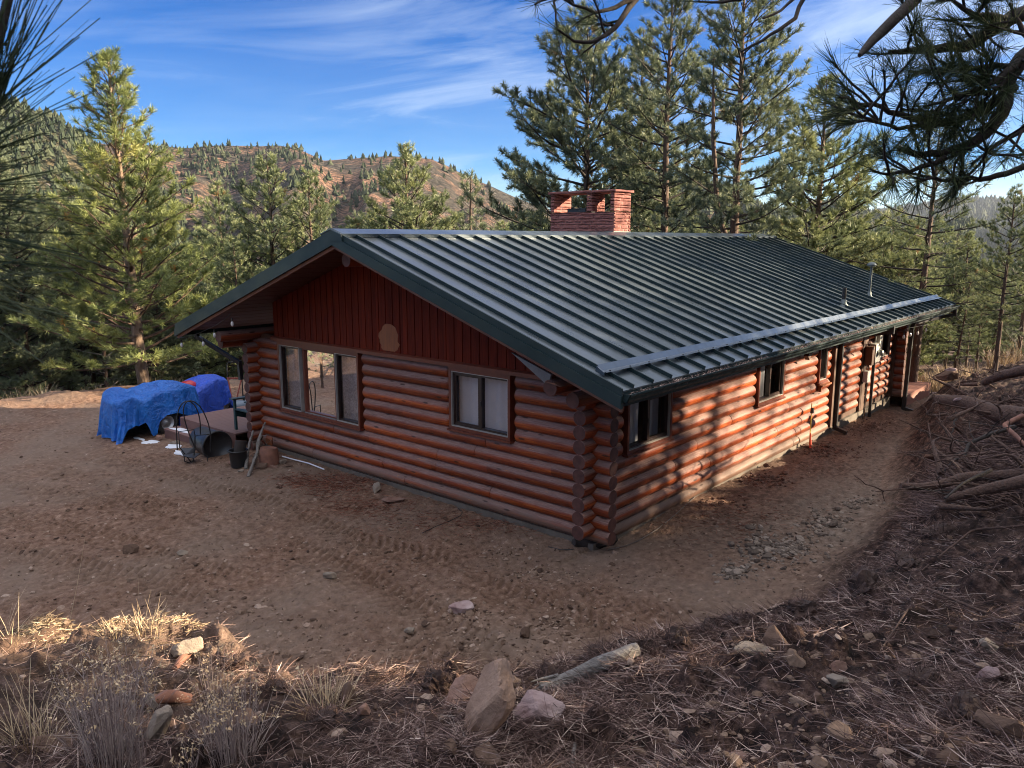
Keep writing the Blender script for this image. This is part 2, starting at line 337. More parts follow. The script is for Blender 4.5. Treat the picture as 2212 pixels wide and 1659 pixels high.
# ------------------------------------------------------------------ terrain
CR = [(-420,1500,1.0),(-150,1420,1.0),(0,1392,1.05),(119,1358,1.12),(305,1345,1.18),(423,1345,1.18),(471,1375,1.2),(508,1429,1.25),(542,1470,1.3),(677,1470,1.35),(940,1462,1.4),(1143,1456,1.42),(1313,1405,1.5),(1448,1372,1.55),(1560,1335,1.6),(1678,1316,1.6),(1814,1276,1.6),(1888,1256,1.6),(1925,1222,1.6),(1983,1178,1.6),(2035,1103,1.65),(2085,1040,1.7),(2135,990,1.7),(2150,920,1.5),(2085,855,1.1),(2045,830,.4)]
CP = np.array([at(px, py, (CAM[2]-z)/(-ray(px, py)[2]/math.hypot(*ray(px, py)[:2])))*[1,1,0]+[0,0,z] for px, py, z in CR])
CP = np.vstack([[-22, 16, .9], CP, [26, -3.5, .6], [60, -14, 1.0]])
POLY = np.vstack([CP[:, :2], [60, -90], [-90, -90], [-90, 40]])
def inside(x, y):
    r = np.zeros(np.shape(x), bool); n = len(POLY)
    for i in range(n):
        x0, y0 = POLY[i]; x1, y1 = POLY[(i+1) % n]
        if y0 == y1: continue
        c = ((y0 > y) != (y1 > y)) & (x < (x1-x0)*(y-y0)/(y1-y0)+x0); r ^= c
    return r
def tracks():
    T = [[(217,985),(400,1040),(567,1090),(760,1170),(960,1215)], [(-60,1095),(0,1112),(203,1158),(339,1209),(528,1273)], [(771,1250),(873,1308),(974,1361),(1059,1419)],
         [(1042,1263),(1211,1334),(1330,1375)], [(839,1378),(940,1436),(1030,1470)], [(560,1150),(700,1215),(800,1262)], [(120,1010),(260,1075),(420,1130)], [(-60,1180),(120,1225),(300,1262),(430,1310)], [(-40,1035),(120,1060),(300,1110),(470,1180)], [(1240,1300),(1400,1330),(1500,1340)]]
    return [np.array([onz(px, py, -.25)[:2] for px, py in t]) for t in T]
TR = tracks()
def seg_dist(x, y, P):
    best = np.full(np.shape(x), 1e9); bs = np.zeros(np.shape(x)); bt = np.zeros(np.shape(x)); s0 = 0
    bi = np.zeros(np.shape(x))
    for i in range(len(P)-1):
        ax, ay = P[i][:2]; bx, by = P[i+1][:2]; dx, dy = bx-ax, by-ay; L = math.hypot(dx, dy)
        u = np.clip(((x-ax)*dx+(y-ay)*dy)/L**2, 0, 1); ex = x-ax-u*dx; ey = y-ay-u*dy; d = np.hypot(ex, ey)
        k = d < best; best = np.where(k, d, best); bs = np.where(k, s0+u*L, bs); bt = np.where(k, (dx*ey-dy*ex)/L, bt); bi = np.where(k, i+u, bi); s0 += L
    return best, bs, bt, bi
def ground_z(x, y, fine=True, mask=False, tread=False):
    x = np.asarray(x, float); y = np.asarray(y, float)
    rx, ry = x-CAM[0], y-CAM[1]; r = np.hypot(rx, ry)
    az = np.arctan2(ry, rx)-HD; az = (az+math.pi) % (2*math.pi)-math.pi          # + = left of view
    yard = -.19+.05*np.exp(-((x+.4)/.5)**2)*(y > 0)-.028*np.clip(x-7, 0, 13)-.03*np.clip(y-6, 0, 4)+.10*fbm(x*.22, y*.22, 3, 4)*(np.clip(r-8, 0, 6)/6)
    wright = np.clip((-az-math.radians(12))/math.radians(14), 0, 1)
    sl = .36*(1-wright)+.085*wright
    far = 28.3+.8*fbm(az*5, az*0+3, 3, 9)
    drop = sl*np.clip(r-far, 0, None); drop = np.where(drop > 18, 18+(drop-18)*.15, drop)
    yard = yard-drop*(np.abs(az) < 2.2)
    d, s, t, bi = seg_dist(x, y, CP); ins = inside(x, y)
    zc = np.interp(bi, np.arange(len(CP)), CP[:, 2])+.10*fbm(s*.9, s*0, 3, 12)
    up = zc+np.minimum(.295*d, 1.8+.20*np.clip(d-6, 0, None))
    wd = np.maximum((zc-yard)*1.05, .05); u = np.clip(1-d/wd, 0, 1); dn = yard+(zc-yard)*(u*u*(1.6-.6*u))
    z = np.where(ins, up, dn)
    bank = np.where(ins, 1.0, np.clip(u*2.2, 0, 1))
    # small earth heap left of centre in front of the crest (sunlit mound)
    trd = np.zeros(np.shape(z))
    if fine:
        z = z+bank*(.30*np.clip(fbm(x*2.7+1, y*2.7, 4, 23, .6)-.10, 0, 1)+.13*fbm(x*1.7, y*1.7, 4, 21, .6)+.055*fbm(x*8, y*8, 4, 22, .62))+(1-bank)*(.050*fbm(x*1.3, y*1.3, 4, 31)+.034*fbm(x*7, y*7, 4, 33, .68)+.012*fbm(x*22, y*22, 2, 35))
        z = z+(1-bank)*(.10*np.clip(fbm(x*1.1+3, y*1.1, 4, 61, .6)-.15, 0, 1))*np.clip((x-1)/3, 0, 1)*np.clip((-y)/1.0, 0, 1)
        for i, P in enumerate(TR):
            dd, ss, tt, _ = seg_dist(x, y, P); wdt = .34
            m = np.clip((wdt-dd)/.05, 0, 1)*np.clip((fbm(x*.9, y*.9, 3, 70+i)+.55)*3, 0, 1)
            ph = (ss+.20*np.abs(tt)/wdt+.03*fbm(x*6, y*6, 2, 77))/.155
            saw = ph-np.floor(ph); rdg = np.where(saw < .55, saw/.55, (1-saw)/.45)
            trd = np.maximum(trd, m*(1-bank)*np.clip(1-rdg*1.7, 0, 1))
            z = z+m*(1-bank)*(.045*rdg-.030)*(.6+.8*vn(x*2.5, y*2.5, 81))
    if tread: return z, bank, trd
    if mask: return z, bank
    return z
def gz(x, y): return float(ground_z(np.array([x]), np.array([y]))[0])
def on_ground(px, py, z0=0.0, it=10):
    z = z0
    for _ in range(it): p = onz(px, py, z); z = .5*z+.5*gz(p[0], p[1])
    p = onz(px, py, z); return np.array([p[0], p[1], gz(p[0], p[1])])
def make_ground():
    rr = list(np.arange(.3, 2.2, .15)); r = 2.2
    while r < 75: rr.append(r); r += min(max(.018, r*r*1.15/7650*2.0), .9)
    rr = np.array(rr)
    a1 = np.arange(-36, 36.01, .095); aa = np.radians(np.concatenate([np.arange(-180, -36, 2.4), a1, np.arange(37.5, 180, 2.4)]))
    A, R = np.meshgrid(aa, rr); X = CAM[0]+R*np.cos(A+HD); Y = CAM[1]+R*np.sin(A+HD)
    Z, B, TRD = ground_z(X, Y, tread=True); n = len(aa); m = len(rr)
    duff = np.clip(B*1.3-.15+.5*fbm(X*1.2, Y*1.2, 4, 41), 0, 1)*np.where(B > 0, 1, 0)
    left = np.clip((A-math.radians(7))/math.radians(8), 0, 1); duff = duff*(1-.45*left*np.clip((R-4.2)/2, 0, 1))
    wl = np.clip(1-np.abs(Y+.6)/1.6, 0, 1)*np.clip((X-.5)/2, 0, 1)*(1-B)*.55*np.clip(fbm(X*.9, Y*.9, 3, 45)+.7, 0, 1)   # disturbed dark soil along the wall
    fo = np.clip((R-28.5)/2, 0, 1)*.9
    T = np.maximum(np.maximum(duff, wl), fo*(1-B))
    V = np.stack([X, Y, Z], -1).reshape(-1, 3); i = np.arange(m-1)[:, None]*n; j = np.arange(n)[None]; j2 = (j+1) % n
    F = np.stack([i+j, i+n+j, i+n+j2, i+j2], -1).reshape(-1, 4)[:, ::-1]
    c = len(V); V = np.vstack([V, [[CAM[0], CAM[1], Z[0].mean()]]]); Tt = np.append(T.ravel(), .8)
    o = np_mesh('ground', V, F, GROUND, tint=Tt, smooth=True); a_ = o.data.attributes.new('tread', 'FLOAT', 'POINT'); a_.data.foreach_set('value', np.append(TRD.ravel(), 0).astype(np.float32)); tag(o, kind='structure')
make_ground()
def make_valley():
    rr = np.concatenate([np.arange(74, 200, 6), np.arange(200, 1500, 60)]); aa = np.radians(np.arange(-180, 180, 3))
    A, R = np.meshgrid(aa, rr); X = CAM[0]+R*np.cos(A+HD); Y = CAM[1]+R*np.sin(A+HD)
    Z = ground_z(X, Y, fine=False); Z = np.where(R > 150, np.minimum(Z, 30), Z)-.3*(R > 75); n = len(aa); m = len(rr)
    front = np.abs((A)) < math.radians(60); Z = np.where(front, np.maximum(Z, -45), Z)
    i = np.arange(m-1)[:, None]*n; j = np.arange(n)[None]; j2 = (j+1) % n
    F = np.stack([i+j, i+n+j, i+n+j2, i+j2], -1).reshape(-1, 4)[:, ::-1]
    tag(np_mesh('valley_floor', np.stack([X, Y, Z], -1).reshape(-1, 3), F, HILLD, smooth=True), kind='structure')
make_valley()

def elev(px, py): q = ray(px, py); return q[2]/math.hypot(q[0], q[1])
def azpx(px, py=524): q = ray(px, py); return math.atan2(q[1], q[0])
FARTREE = tint_mat('far_conifer_needles', [(0, (.018, .028, .018)), (.6, (.040, .052, .032)), (1, (.070, .080, .048))], rough=1, spec=.1)
def far_conifers(name, P, H, seed):
    rs = np.random.RandomState(seed); n = len(P); P = np.asarray(P); H = np.asarray(H); V = []; F = []; T = []
    k = 6; base = 0; tint = rs.rand(n)
    for (z0, z1, rad) in ((.08, .62, .30), (.26, .86, .28), (.50, 1.0, .19)):
        th = rs.rand(n)[:, None]*6.28+np.arange(k)[None]*2*math.pi/k; rr = rad*H[:, None]*(.45+.9*rs.rand(n, k))*(.7+.7*tint[:, None])
        zz = P[:, 2:3]+H[:, None]*(z0+.07*(rs.rand(n, k)-.5))
        ring = np.stack([P[:, 0:1]+rr*np.cos(th), P[:, 1:2]+rr*np.sin(th), zz], -1)
        tip = np.stack([P[:, 0]+.03*H*(rs.rand(n)-.5), P[:, 1], P[:, 2]+H*z1], -1)[:, None]
        Vv = np.concatenate([ring, tip], 1); V.append(Vv.reshape(-1, 3))
        b = base+np.arange(n)[:, None]*(k+1); j = np.arange(k)[None]
        F.append(np.stack([b+j, b+(j+1) % k, b+k+0*j], -1).reshape(-1, 3)); T.append(np.repeat(tint, k+1)); base += n*(k+1)
    return tag(np_mesh(name, np.vstack(V), np.vstack(F), FARTREE, tint=np.concatenate(T)), kind='stuff')
def hill(name, sky, R, foot, zfoot, mat, ntree, seed, dens, lab, hmin=8, hmax=13, R1=None, crest=1.0):
    rs = np.random.RandomState(seed); sky = np.array(sky, float); a = np.array([azpx(p[0], p[1]) for p in sky]); e = np.array([elev(*p) for p in sky])
    o = np.argsort(a); a = a[o]; e = e[o]; aa = np.linspace(a[0], a[-1], 420); tt = np.concatenate([np.linspace(0, 1, 90), np.linspace(1.03, 1.5, 14)])
    A, T = np.meshgrid(aa, tt)
    def Rf(A): return R+(R1-R)*((A-a[0])/(a[-1]-a[0])) if R1 else R+0*A
    def surf(A, T):
        Rc = Rf(A); r = foot+(Rc-foot)*T; zc = CAM[2]+Rc*np.interp(A, a, e); X = CAM[0]+r*np.cos(A); Y = CAM[1]+r*np.sin(A)
        s = np.where(T <= 1, np.clip(T, 0, 1)**.9*(1-.12*np.sin(np.clip(T, 0, 1)*math.pi)), 1-.55*(T-1))
        env = np.clip(4*T*(1-T), 0, 1)
        gl = fbm(A*9+T*.7, T*1.3, 4, seed); rg = -np.abs(fbm(A*14+T, T*2.0, 4, seed+5))
        Z = zfoot+(zc-zfoot)*s+env*(R*.04*gl+R*.022*rg)
        return X, Y, Z
    X, Y, Z = surf(A, T); n = len(aa); m = len(tt); i = np.arange(m-1)[:, None]*n; j = np.arange(n-1)[None]
    F = np.stack([i+j, i+n+j, i+n+j+1, i+j+1], -1).reshape(-1, 4)[:, ::-1]
    tag(np_mesh(name, np.stack([X, Y, Z], -1).reshape(-1, 3), F, mat, smooth=True), kind='structure')
    ta = rs.uniform(a[0], a[-1], ntree*8); t = rs.rand(ntree*8)**.8
    dn = dens(ta, t)+.55*fbm(ta*13, t*5, 4, seed+9)+.25*fbm(ta*50, t*18, 3, seed+11); k = rs.rand(len(ta)) < np.clip(dn, 0, 1)**1.6; ta, t = ta[k][:ntree], t[k][:ntree]
    rt = rs.uniform(a[0], a[-1], int(150*crest)); rt = rt[fbm(rt*40, rt*0, 3, seed+20) > -.15]; ta = np.append(ta, rt); t = np.append(t, rs.uniform(.975, 1.0, len(rt)))
    x, y, z = surf(ta, t); far_conifers('distant_conifers', np.stack([x, y, z-.4], 1), rs.uniform(hmin, hmax, len(x)), seed)
SKY_B = [(-500,250),(100,285),(230,312),(330,314),(400,320),(470,314),(560,316),(600,314),(640,320),(700,347),(770,342),(840,337),(930,343),(970,360),(1000,377),(1060,402),(1110,425),(1180,452),(1260,480),(1400,515),(1600,540)]
def densB(a_, t): 
    px = CX+FP*np.tan(HD-a_)*1.0
    g = .08+.40*np.exp(-((px-470)/95)**2)*np.clip((t-.45)*2.5, 0, 1)+.25*np.exp(-((px-640)/60)**2)*np.clip((t-.7)*4, 0, 1)+.2*np.clip((t-.93)*14, 0, 1)*np.exp(-((px-900)/130)**2)
    return g+.22*np.clip((260-px)/200, 0, 1)
hill('hill', SKY_B, 820, 120, -42, HILL, 3600, 3, densB, '', 3.0, 8)
SKY_A = [(-500,110),(-200,150),(0,212),(60,232),(130,262),(175,296),(230,335),(300,380),(400,450)]
hill('near_hill', SKY_A, 520, 110, -40, HILLD, 4200, 8, lambda a_, t: .62+0*t, '', 3.5, 6.5)
SKY_C = [(1150,500),(1260,450),(1380,400),(1450,388),(1541,404),(1600,428),(1660,455),(1708,478),(1780,500),(1900,520)]
hill('middle_hill', SKY_C, 900, 150, -42, HILL, 1800, 14, lambda a_, t: .28+.35*np.clip(t*1.3-.4, 0, 1), '', 7, 12)
SKY_D = [(1560,500),(1700,462),(1780,448),(1850,456),(1891,466),(1960,480),(2100,505)]
hill('low_hill', SKY_D, 1050, 200, -42, HILLD, 2000, 19, lambda a_, t: .5+0*t, '', 8, 12)
SKY_E = [(1700,478),(1880,468),(1960,456),(2010,449),(2060,441),(2130,438),(2212,437),(2400,430),(2700,440)]
hill('far_hill', SKY_E, 3200, 900, -60, HILLD, 4200, 23, lambda a_, t: .62+0*t, '', 20, 34, crest=1.6)

# ------------------------------------------------------------------ cabin
cabin = tag(empty('log_cabin', (0, 0, 0)), 'reddish brown log cabin with green standing seam metal roof and stone chimney', 'cabin')
rnd = random.Random(11)
WX, WY = 15.2, 9.07; R0 = .118; P_ = .22
YR = WY/2; ZE = 2.587; YE = -1.274; KS = (4.589-ZE)/(YR-YE)
def roofz(Y): return ZE+KS*((Y if Y <= YR else WY-Y)-YE)
SWIN = [(.74, 2.12, 1.13, 2.02), (5.62, 6.95, 1.13, 2.02), (9.03, 9.56, 1.13, 2.02), (13.38, 14.62, 1.15, 2.02)]
GWIN = [(1.55, 2.95, 1.24, 2.31), (5.42, 8.16, .83, 2.31)]
def log_run(mb, axis, c, z, a0, a1, opens, r=R0, joints=True, ends=(False, False)):
    iv = [(a0, a1)]
    for (o0, o1, oz0, oz1) in opens:
        if oz0-.06 < z < oz1+.02:
            nv = []
            for p, q in iv:
                if o1 < p or o0 > q: nv.append((p, q)); continue
                if o0-.05 > p: nv.append((p, o0-.05))
                if o1+.05 < q: nv.append((o1+.05, q))
            iv = nv
    for p, q in iv:
        cuts = [p]; x = p+rnd.uniform(2.2, 5.0)
        while joints and x < q-1.2: cuts.append(x); x += rnd.uniform(2.6, 5.0)
        cuts.append(q)
        for i in range(len(cuts)-1):
            s0, s1 = cuts[i]+(.0025 if i else 0), cuts[i+1]-(.0025 if i < len(cuts)-2 else 0); n = max(2, int((s1-s0)/.35)+1)
            rr = r*rnd.uniform(.985, 1.012); L = np.linspace(s0, s1, n); e0 = i == 0; e1 = i == len(cuts)-2
            ch = lambda e, true_end: .045 if e and not true_end else .008
            c0 = ch(e0, ends[0] and p == a0); c1 = ch(e1, ends[1] and q == a1)
            T = np.concatenate([[s0, s0+c0*.35, s0+c0], L[1:-1][(L[1:-1] > s0+c0) & (L[1:-1] < s1-c1)], [s1-c1, s1-c1*.35, s1]])
            rad = np.array([rr]*len(T))*np.array([1+rnd.uniform(-.008, .008) for _ in T])
            rad[0] = rr-c0*.9; rad[1] = rr-c0*.35; rad[-1] = rr-c1*.9; rad[-2] = rr-c1*.35
            off = rnd.uniform(-.004, .004)
            pts = [(t, c, z+off) if axis == 'x' else (c, t, z+off) for t in T]
            mb.tube(pts, rad, 16, True, True, .006, rnd, capmat=1)
SZ = [.13+P_*i for i in range(-1, 11)]; GZ_ = [.02+P_*i for i in range(0, 11)]
SGAP = [(9.95, 10.22, .6, 3), (12.26, 12.72, -1, 3)]
mb = MB()
for z in SZ:
    if z > 2.25: continue
    a1 = 15.05 if z > .0 else 10.2
    log_run(mb, 'x', 0, z, -.37 if z > 0 else .35, a1, SWIN+SGAP, ends=(z > 0, False))
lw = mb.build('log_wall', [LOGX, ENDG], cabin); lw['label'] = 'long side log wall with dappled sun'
mb = MB()
for z in GZ_:
    log_run(mb, 'y', 0, z, -.37, WY+.37, GWIN, ends=(True, True))
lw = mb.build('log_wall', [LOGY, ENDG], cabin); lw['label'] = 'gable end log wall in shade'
mb = MB()
for z in SZ:
    if z < 2.25: log_run(mb, 'x', WY, z, -.37, WX+.37, [], ends=(True, True))
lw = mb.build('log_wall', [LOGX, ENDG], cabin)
mb = MB()
for z in GZ_:
    log_run(mb, 'y', WX, z, -.42, WY+.37, [], ends=(True, True))
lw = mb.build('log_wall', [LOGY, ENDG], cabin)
mb = MB()                                             # backing behind the log crevices and in the joint bays
for (a, b, opens, ax) in ((-.02, 15.2, SWIN, 's'), (0, WY, GWIN, 'g')):
    xs = sorted([(o[0]-.04, o[1]+.04, o[2]-.04) for o in opens]); cur = a
    def bb(p, q, z0, z1):
        if ax == 's': mb.box(p, q, -.045, .055, z0, z1)
        else: mb.box(-.04, .05, p, q, z0, z1)
    for p, q, z0 in xs: bb(cur, p, -.1, 2.42); bb(p, q, -.1, z0); cur = q
    bb(cur, b, -.1, 2.42)
mb.prism([(0, -.1), (WY, -.1), (WY, roofz(0)-.2), (YR, roofz(YR)-.2), (0, roofz(0)-.2)], WX-.05, WX+.05); mb.box(0, WX, WY-.05, WY+.05, -.1, 2.42)
mb.box(.1, WX-.1, .1, WY-.1, -.05, 0.0)
mb.build('wall_core', BROWNM, cabin)
mb = MB()
mb.box(-.075, WX+.08, -.085, .1, -1.0, -.125); mb.box(-.075, .1, .1, WY+.08, -1.0, -.10); mb.box(WX-.1, WX+.08, .1, WY+.08, -1.2, -.12); mb.box(.1, WX-.1, WY-.1, WY+.08, -1, -.12)
mb.build('foundation', CONC, cabin)
mb = MB()                                             # vertical boards in the gable
y = .85; k = 0
while y < WY-.8:
    y2 = min(y+.196, WY-.8); e = .012*(k % 2)
    for (p, q, o) in ((y+.004, y+.135, -.132), (y+.135, y2-.004, -.122)):
        zt0, zt1 = roofz(p)-.16, roofz(q)-.16
        b0 = 2.43+(.0)
        mb.hexa([(o, p, b0), (.02, p, b0), (.02, q, b0), (o, q, b0), (o, p, zt0), (.02, p, zt0), (.02, q, zt1), (o, q, zt1)])
    y = y2; k += 1
mb.build('gable_siding', SIDING, cabin)
mb = MB(); mb.box(-.10, .02, .8, WY-.8, 2.40, 4.2); mb.v = [(x, y, min(z, roofz(y)-.2)) for x, y, z in mb.v]
mb.v += []; 
mb = MB(); mb.prism([(.8, 2.40), (WY-.8, 2.40), (WY-.8, roofz(.8)-.17), (YR, roofz(YR)-.17), (.8, roofz(.8)-.17)], -.10, .03); mb.build('gable_core', SIDING, cabin)
mb = MB(); th = [2*math.pi*i/28 for i in range(28)]    # oval where the stain has been sanded off
mb.prism([(4.49+(.27+.03*math.sin(5*t+1)+.02*math.sin(11*t))*math.cos(t)*(1-.30*math.sin(t)), 2.70+(.28+.03*math.sin(3*t))*math.sin(t)) for t in th], -.1345, -.125)
mb.v = [(x, y, max(z, 2.45)) for x, y, z in mb.v]
pw = mb.build('bare_wood_patch', PATCHW, cabin); pw['label'] = 'pale oval of bare wood on the gable boards'
mb = MB(); mb.prism([(-.17+.0, 2.335), (-.17, 2.40), (-.12, 2.432), (-.02, 2.432), (-.02, 2.335)], .7, WY-.7, axis='y')
mb.build('trim_rail', TRIMW, cabin)
# purlins under the rake overhang
for (Y, z, x0, r) in ((.06, 2.43, -1.0, .118), (-.2, 2.255, -.82, .112), (WY-.06, 2.43, -1.0, .118), (WY+.2, 2.255, -.82, .112), (YR, 4.12, -1.0, .12)):
    mb = MB(); z = min(z, roofz(Y)-.30) if Y != YR else z
    mb.tube([(x0, Y, z), (x0+.02, Y, z), (1.5, Y, z), (15.9, Y, z), (16.1, Y, z)], r, 16, capmat=1, rough=.01, rnd=rnd)
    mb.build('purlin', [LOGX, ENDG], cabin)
mb = MB(); mb.obox((-.93, .35, 2.60), (.012, 0, 0), (0, .33, .0), (0, .0, .02)); 
mb = MB(); mb.prism([(.10, 2.45), (.78, 2.86), (.05, 2.62)], -.99, -.95); mb.build('bracket_plate', simple('dull_plastic_sheet', (.20, .20, .20), (.12, .12, .12), 9, .5), cabin)
mb = MB(); mb.prism([(-.05, 2.52), (.12, 2.52), (-.16, 2.44+.04)], -1.05, -.9)
mb.build('wood_wedge', BARGE, cabin)
# roof
roof = None
def slope_pts(t, X, dz=0.0, side=1):
    Y = YE+(YR-YE)*t; return (X, Y if side > 0 else WY-Y, roofz(Y)+dz)
XN, XF = -1.25, 16.6
mb = MB()
for side in (1, -1):
    a, b, c, d = [slope_pts(t, X, 0, side) for t, X in ((0, XN), (0, XF), (1, XF), (1, XN))]
    lo = [(p[0], p[1], p[2]-.018) for p in (a, b, c, d)]
    if side > 0: mb.hexa([*lo, a, b, c, d])
    else: mb.hexa([*lo[::-1], d, c, b, a])
    x = -.97
    while x < XF-.1:
        for dz, wd in ((.048, .022),):
            p0, p1 = slope_pts(.0, x, .0, side), slope_pts(.985, x, .0, side)
            n = np.array([0, -KS*side, 1]); n = n/np.linalg.norm(n)
            mid = (np.array(p0)+np.array(p1))/2+n*.025; dv = (np.array(p1)-np.array(p0))/2
            mb.mi = 1; mb.obox(mid, dv*side, (-.010*1, 0, 0), n*.027); mb.mi = 0  # same steel as the pans, darkened to stand in for shaded seam sides
        x += .486
roof = mb.build('roof', [ROOFM, ROOFD], cabin); roof['label'] = 'dark green standing seam metal roof'
mb = MB()
for side in (1, -1):
    n = np.array([0, -KS*side, 1]); n = n/np.linalg.norm(n)
    p0, p1 = np.array(slope_pts(.955, 7.675, 0, side)), np.array(slope_pts(1.003, 7.675, 0, side))
    mb.obox((p0+p1)/2+n*.062, (8.99, 0, 0), (p1-p0)/2*1.03*side, n*.008)
    mb.obox(p0+n*.035, (8.97, 0, 0), n*.03, (p1-p0)/np.linalg.norm(p1-p0)*.006)
mb.mi = 1
mb.hexa([(XN-.05, YR-.30, 4.44), (XN-.02, YR-.30, 4.44), (XN-.02, YR+.30, 4.44), (XN-.05, YR+.30, 4.44), (XN-.05, YR-.27, 4.57), (XN-.02, YR-.27, 4.57), (XN-.02, YR+.27, 4.57), (XN-.05, YR+.27, 4.57)])
mb.hexa([(XN-.05, YR-.27, 4.57), (XN-.02, YR-.27, 4.57), (XN-.02, YR+.27, 4.57), (XN-.05, YR+.27, 4.57), (XN-.05, YR-.01, 4.655), (XN-.02, YR-.01, 4.655), (XN-.02, YR+.01, 4.655), (XN-.05, YR+.01, 4.655)])
mb.build('ridge_cap', [GUARD, ROOFD], roof)
for X, sx in ((XN, -1), (XF, 1)):
    mb = MB()
    for side in (1, -1):
        for (z1, z0, o) in ((.045, -.055, .0), (-.055, -.215, .022)):
            def q(t, dz): p = slope_pts(t, 0, dz, side); return p
            A_, B_ = q(-.004, z0), q(1, z0); A2, B2 = q(-.004, z1), q(1, z1)
            xa, xb = (X-.02-o, X+.01) if sx < 0 else (X-.01, X+.02+o)
            pts = [(xa, A_[1], A_[2]), (xb, A_[1], A_[2]), (xb, B_[1], B_[2]), (xa, B_[1], B_[2]), (xa, A2[1], A2[2]), (xb, A2[1], A2[2]), (xb, B2[1], B2[2]), (xa, B2[1], B2[2])]
            if side < 0: pts = [pts[i] for i in (3, 2, 1, 0, 7, 6, 5, 4)]
            mb.hexa(pts)
    mb.build('rake_trim', ROOFD, roof)
    mb = MB()
    for side in (1, -1):
        xa, xb = (X+.012, X+.05) if sx < 0 else (X-.05, X-.012)
        P0, P1 = slope_pts(.0, 0, 0, side), slope_pts(1, 0, 0, side)
        pts = [(xa, P0[1], P0[2]-.275), (xb, P0[1], P0[2]-.275), (xb, P1[1], P1[2]-.275), (xa, P1[1], P1[2]-.275), (xa, P0[1], P0[2]-.03), (xb, P0[1], P0[2]-.03), (xb, P1[1], P1[2]-.03), (xa, P1[1], P1[2]-.03)]
        if side < 0: pts = [pts[i] for i in (3, 2, 1, 0, 7, 6, 5, 4)]
        mb.hexa(pts)
    mb.build('barge_board', BARGE, cabin)
mb = MB()                                             # board deck under the sheets
for side in (1, -1):
    P0, P1 = slope_pts(.01, 0, 0, side), slope_pts(1, 0, 0, side); nb = 20
    for i in range(nb):
        t0, t1 = i/nb+.0012, (i+1)/nb-.0012; a_, b_ = slope_pts(max(t0, .012), 0, 0, side), slope_pts(t1, 0, 0, side)
        pts = [(X, p[1], p[2]+dz) for dz in (-.15, -.03) for X, p in ((XN+.06, a_), (XF-.06, a_), (XF-.06, b_), (XN+.06, b_))]
        if side < 0: pts = [pts[i] for i in (3, 2, 1, 0, 7, 6, 5, 4)]
        mb.hexa(pts)
mb.build('soffit', SOFFIT, cabin)
for side in (1, -1):                                  # snow guard rails
    yy = lambda Y: Y if side > 0 else WY-Y
    Z = roofz(-.87)
    mb = MB()
    pr = [(yy(-.95), Z+.045), (yy(-.90), Z+.055), (yy(-.86), Z+.058), (yy(-.80), Z+.135), (yy(-.79), Z+.130), (yy(-.85), Z+.050), (yy(-.90), Z+.046)]
    if side < 0: pr = pr[::-1]
    mb.prism(pr, -1.10, 16.5)
    mb.prism([(yy(-.78), Z+.05), (yy(-.92), Z+.0), (yy(-.92), Z+.045), (yy(-.80), Z+.12)][::side], -1.12, -1.10)
    x = -.97
    sg = mb.build('snow_guard', GUARD, roof)
    if side > 0:
        while x < 9:
            m2 = MB(); m2.lathe([(.012, 0), (.012, .008), (.001, .011)], (x, -.915, Z+.052), 8); m2.build('screw', BLACKM, sg); x += .486
for side in (1, -1):                                  # eave fascia + gutter with its debris
    yy = lambda Y: Y if side > 0 else WY-Y
    mb = MB(); mb.box(XN-.01, XF+.01, *sorted((yy(-1.262), yy(-1.235))), 2.375, 2.56); mb.build('eave_fascia', ROOFD, cabin)
    pr = [(-1.266, 2.44), (-1.345, 2.44), (-1.372, 2.475), (-1.375, 2.50), (-1.40, 2.53), (-1.40, 2.555), (-1.385, 2.555), (-1.385, 2.535), (-1.36, 2.505), (-1.335, 2.455), (-1.285, 2.455), (-1.272, 2.45), (-1.272, 2.56), (-1.266, 2.56)]
    pr = [(yy(a_), z) for a_, z in pr]; mb = MB(); n = len(pr)
    b = mb.addv([(XN+.03, *p) for p in pr]+[(XF+.12, *p) for p in pr])
    for i in range(n): mb.face((b+i, b+(i+1) % n, b+n+(i+1) % n, b+n+i))
    for X in (XN+.03, XF+.12): mb.prism([(yy(-1.266), 2.445), (yy(-1.34), 2.445), (yy(-1.385), 2.53), (yy(-1.385), 2.55), (yy(-1.266), 2.55)], X-.003, X+.003)
    gut = mb.build('gutter', ROOFD, cabin)
rs = np.random.RandomState(3)
n = 5200; xx = rs.uniform(-1.1, 16.5, n)
cover = fbm(xx*.9, xx*0, 3, 6); k = cover > -.25; xx = xx[k]; n = len(xx)
yy0 = rs.uniform(-1.375, -1.25, n); zz = 2.50+rs.rand(n)*.055+.03*np.clip(cover[k], 0, 1); th = rs.rand(n)*6.28; L = rs.uniform(.02, .075, n); el = rs.uniform(-.2, .6, n)
d = np.stack([np.cos(th)*np.cos(el), np.sin(th)*np.cos(el)*.5, np.sin(el)], 1)*L[:, None]; p = np.stack([xx, yy0, zz], 1); wv = np.stack([-np.sin(th), np.cos(th), 0*th], 1)*.004
V = np.stack([p-d, p-wv, p+d, p+wv], 1).reshape(-1, 3); F = np.arange(4*n).reshape(-1, 4)
LITTER = tint_mat('pine_litter', [(0, (.05, .032, .028)), (.3, (.17, .108, .092)), (.65, (.36, .25, .215)), (.9, (.58, .43, .36)), (1, (.75, .62, .52))], rough=.9, spec=.15)
o = np_mesh('needle_debris', V, F, LITTER, tint=np.repeat(rs.rand(n), 4)); tag(o, 'dry pine needles lying in the eave gutter', 'debris', kind='stuff')
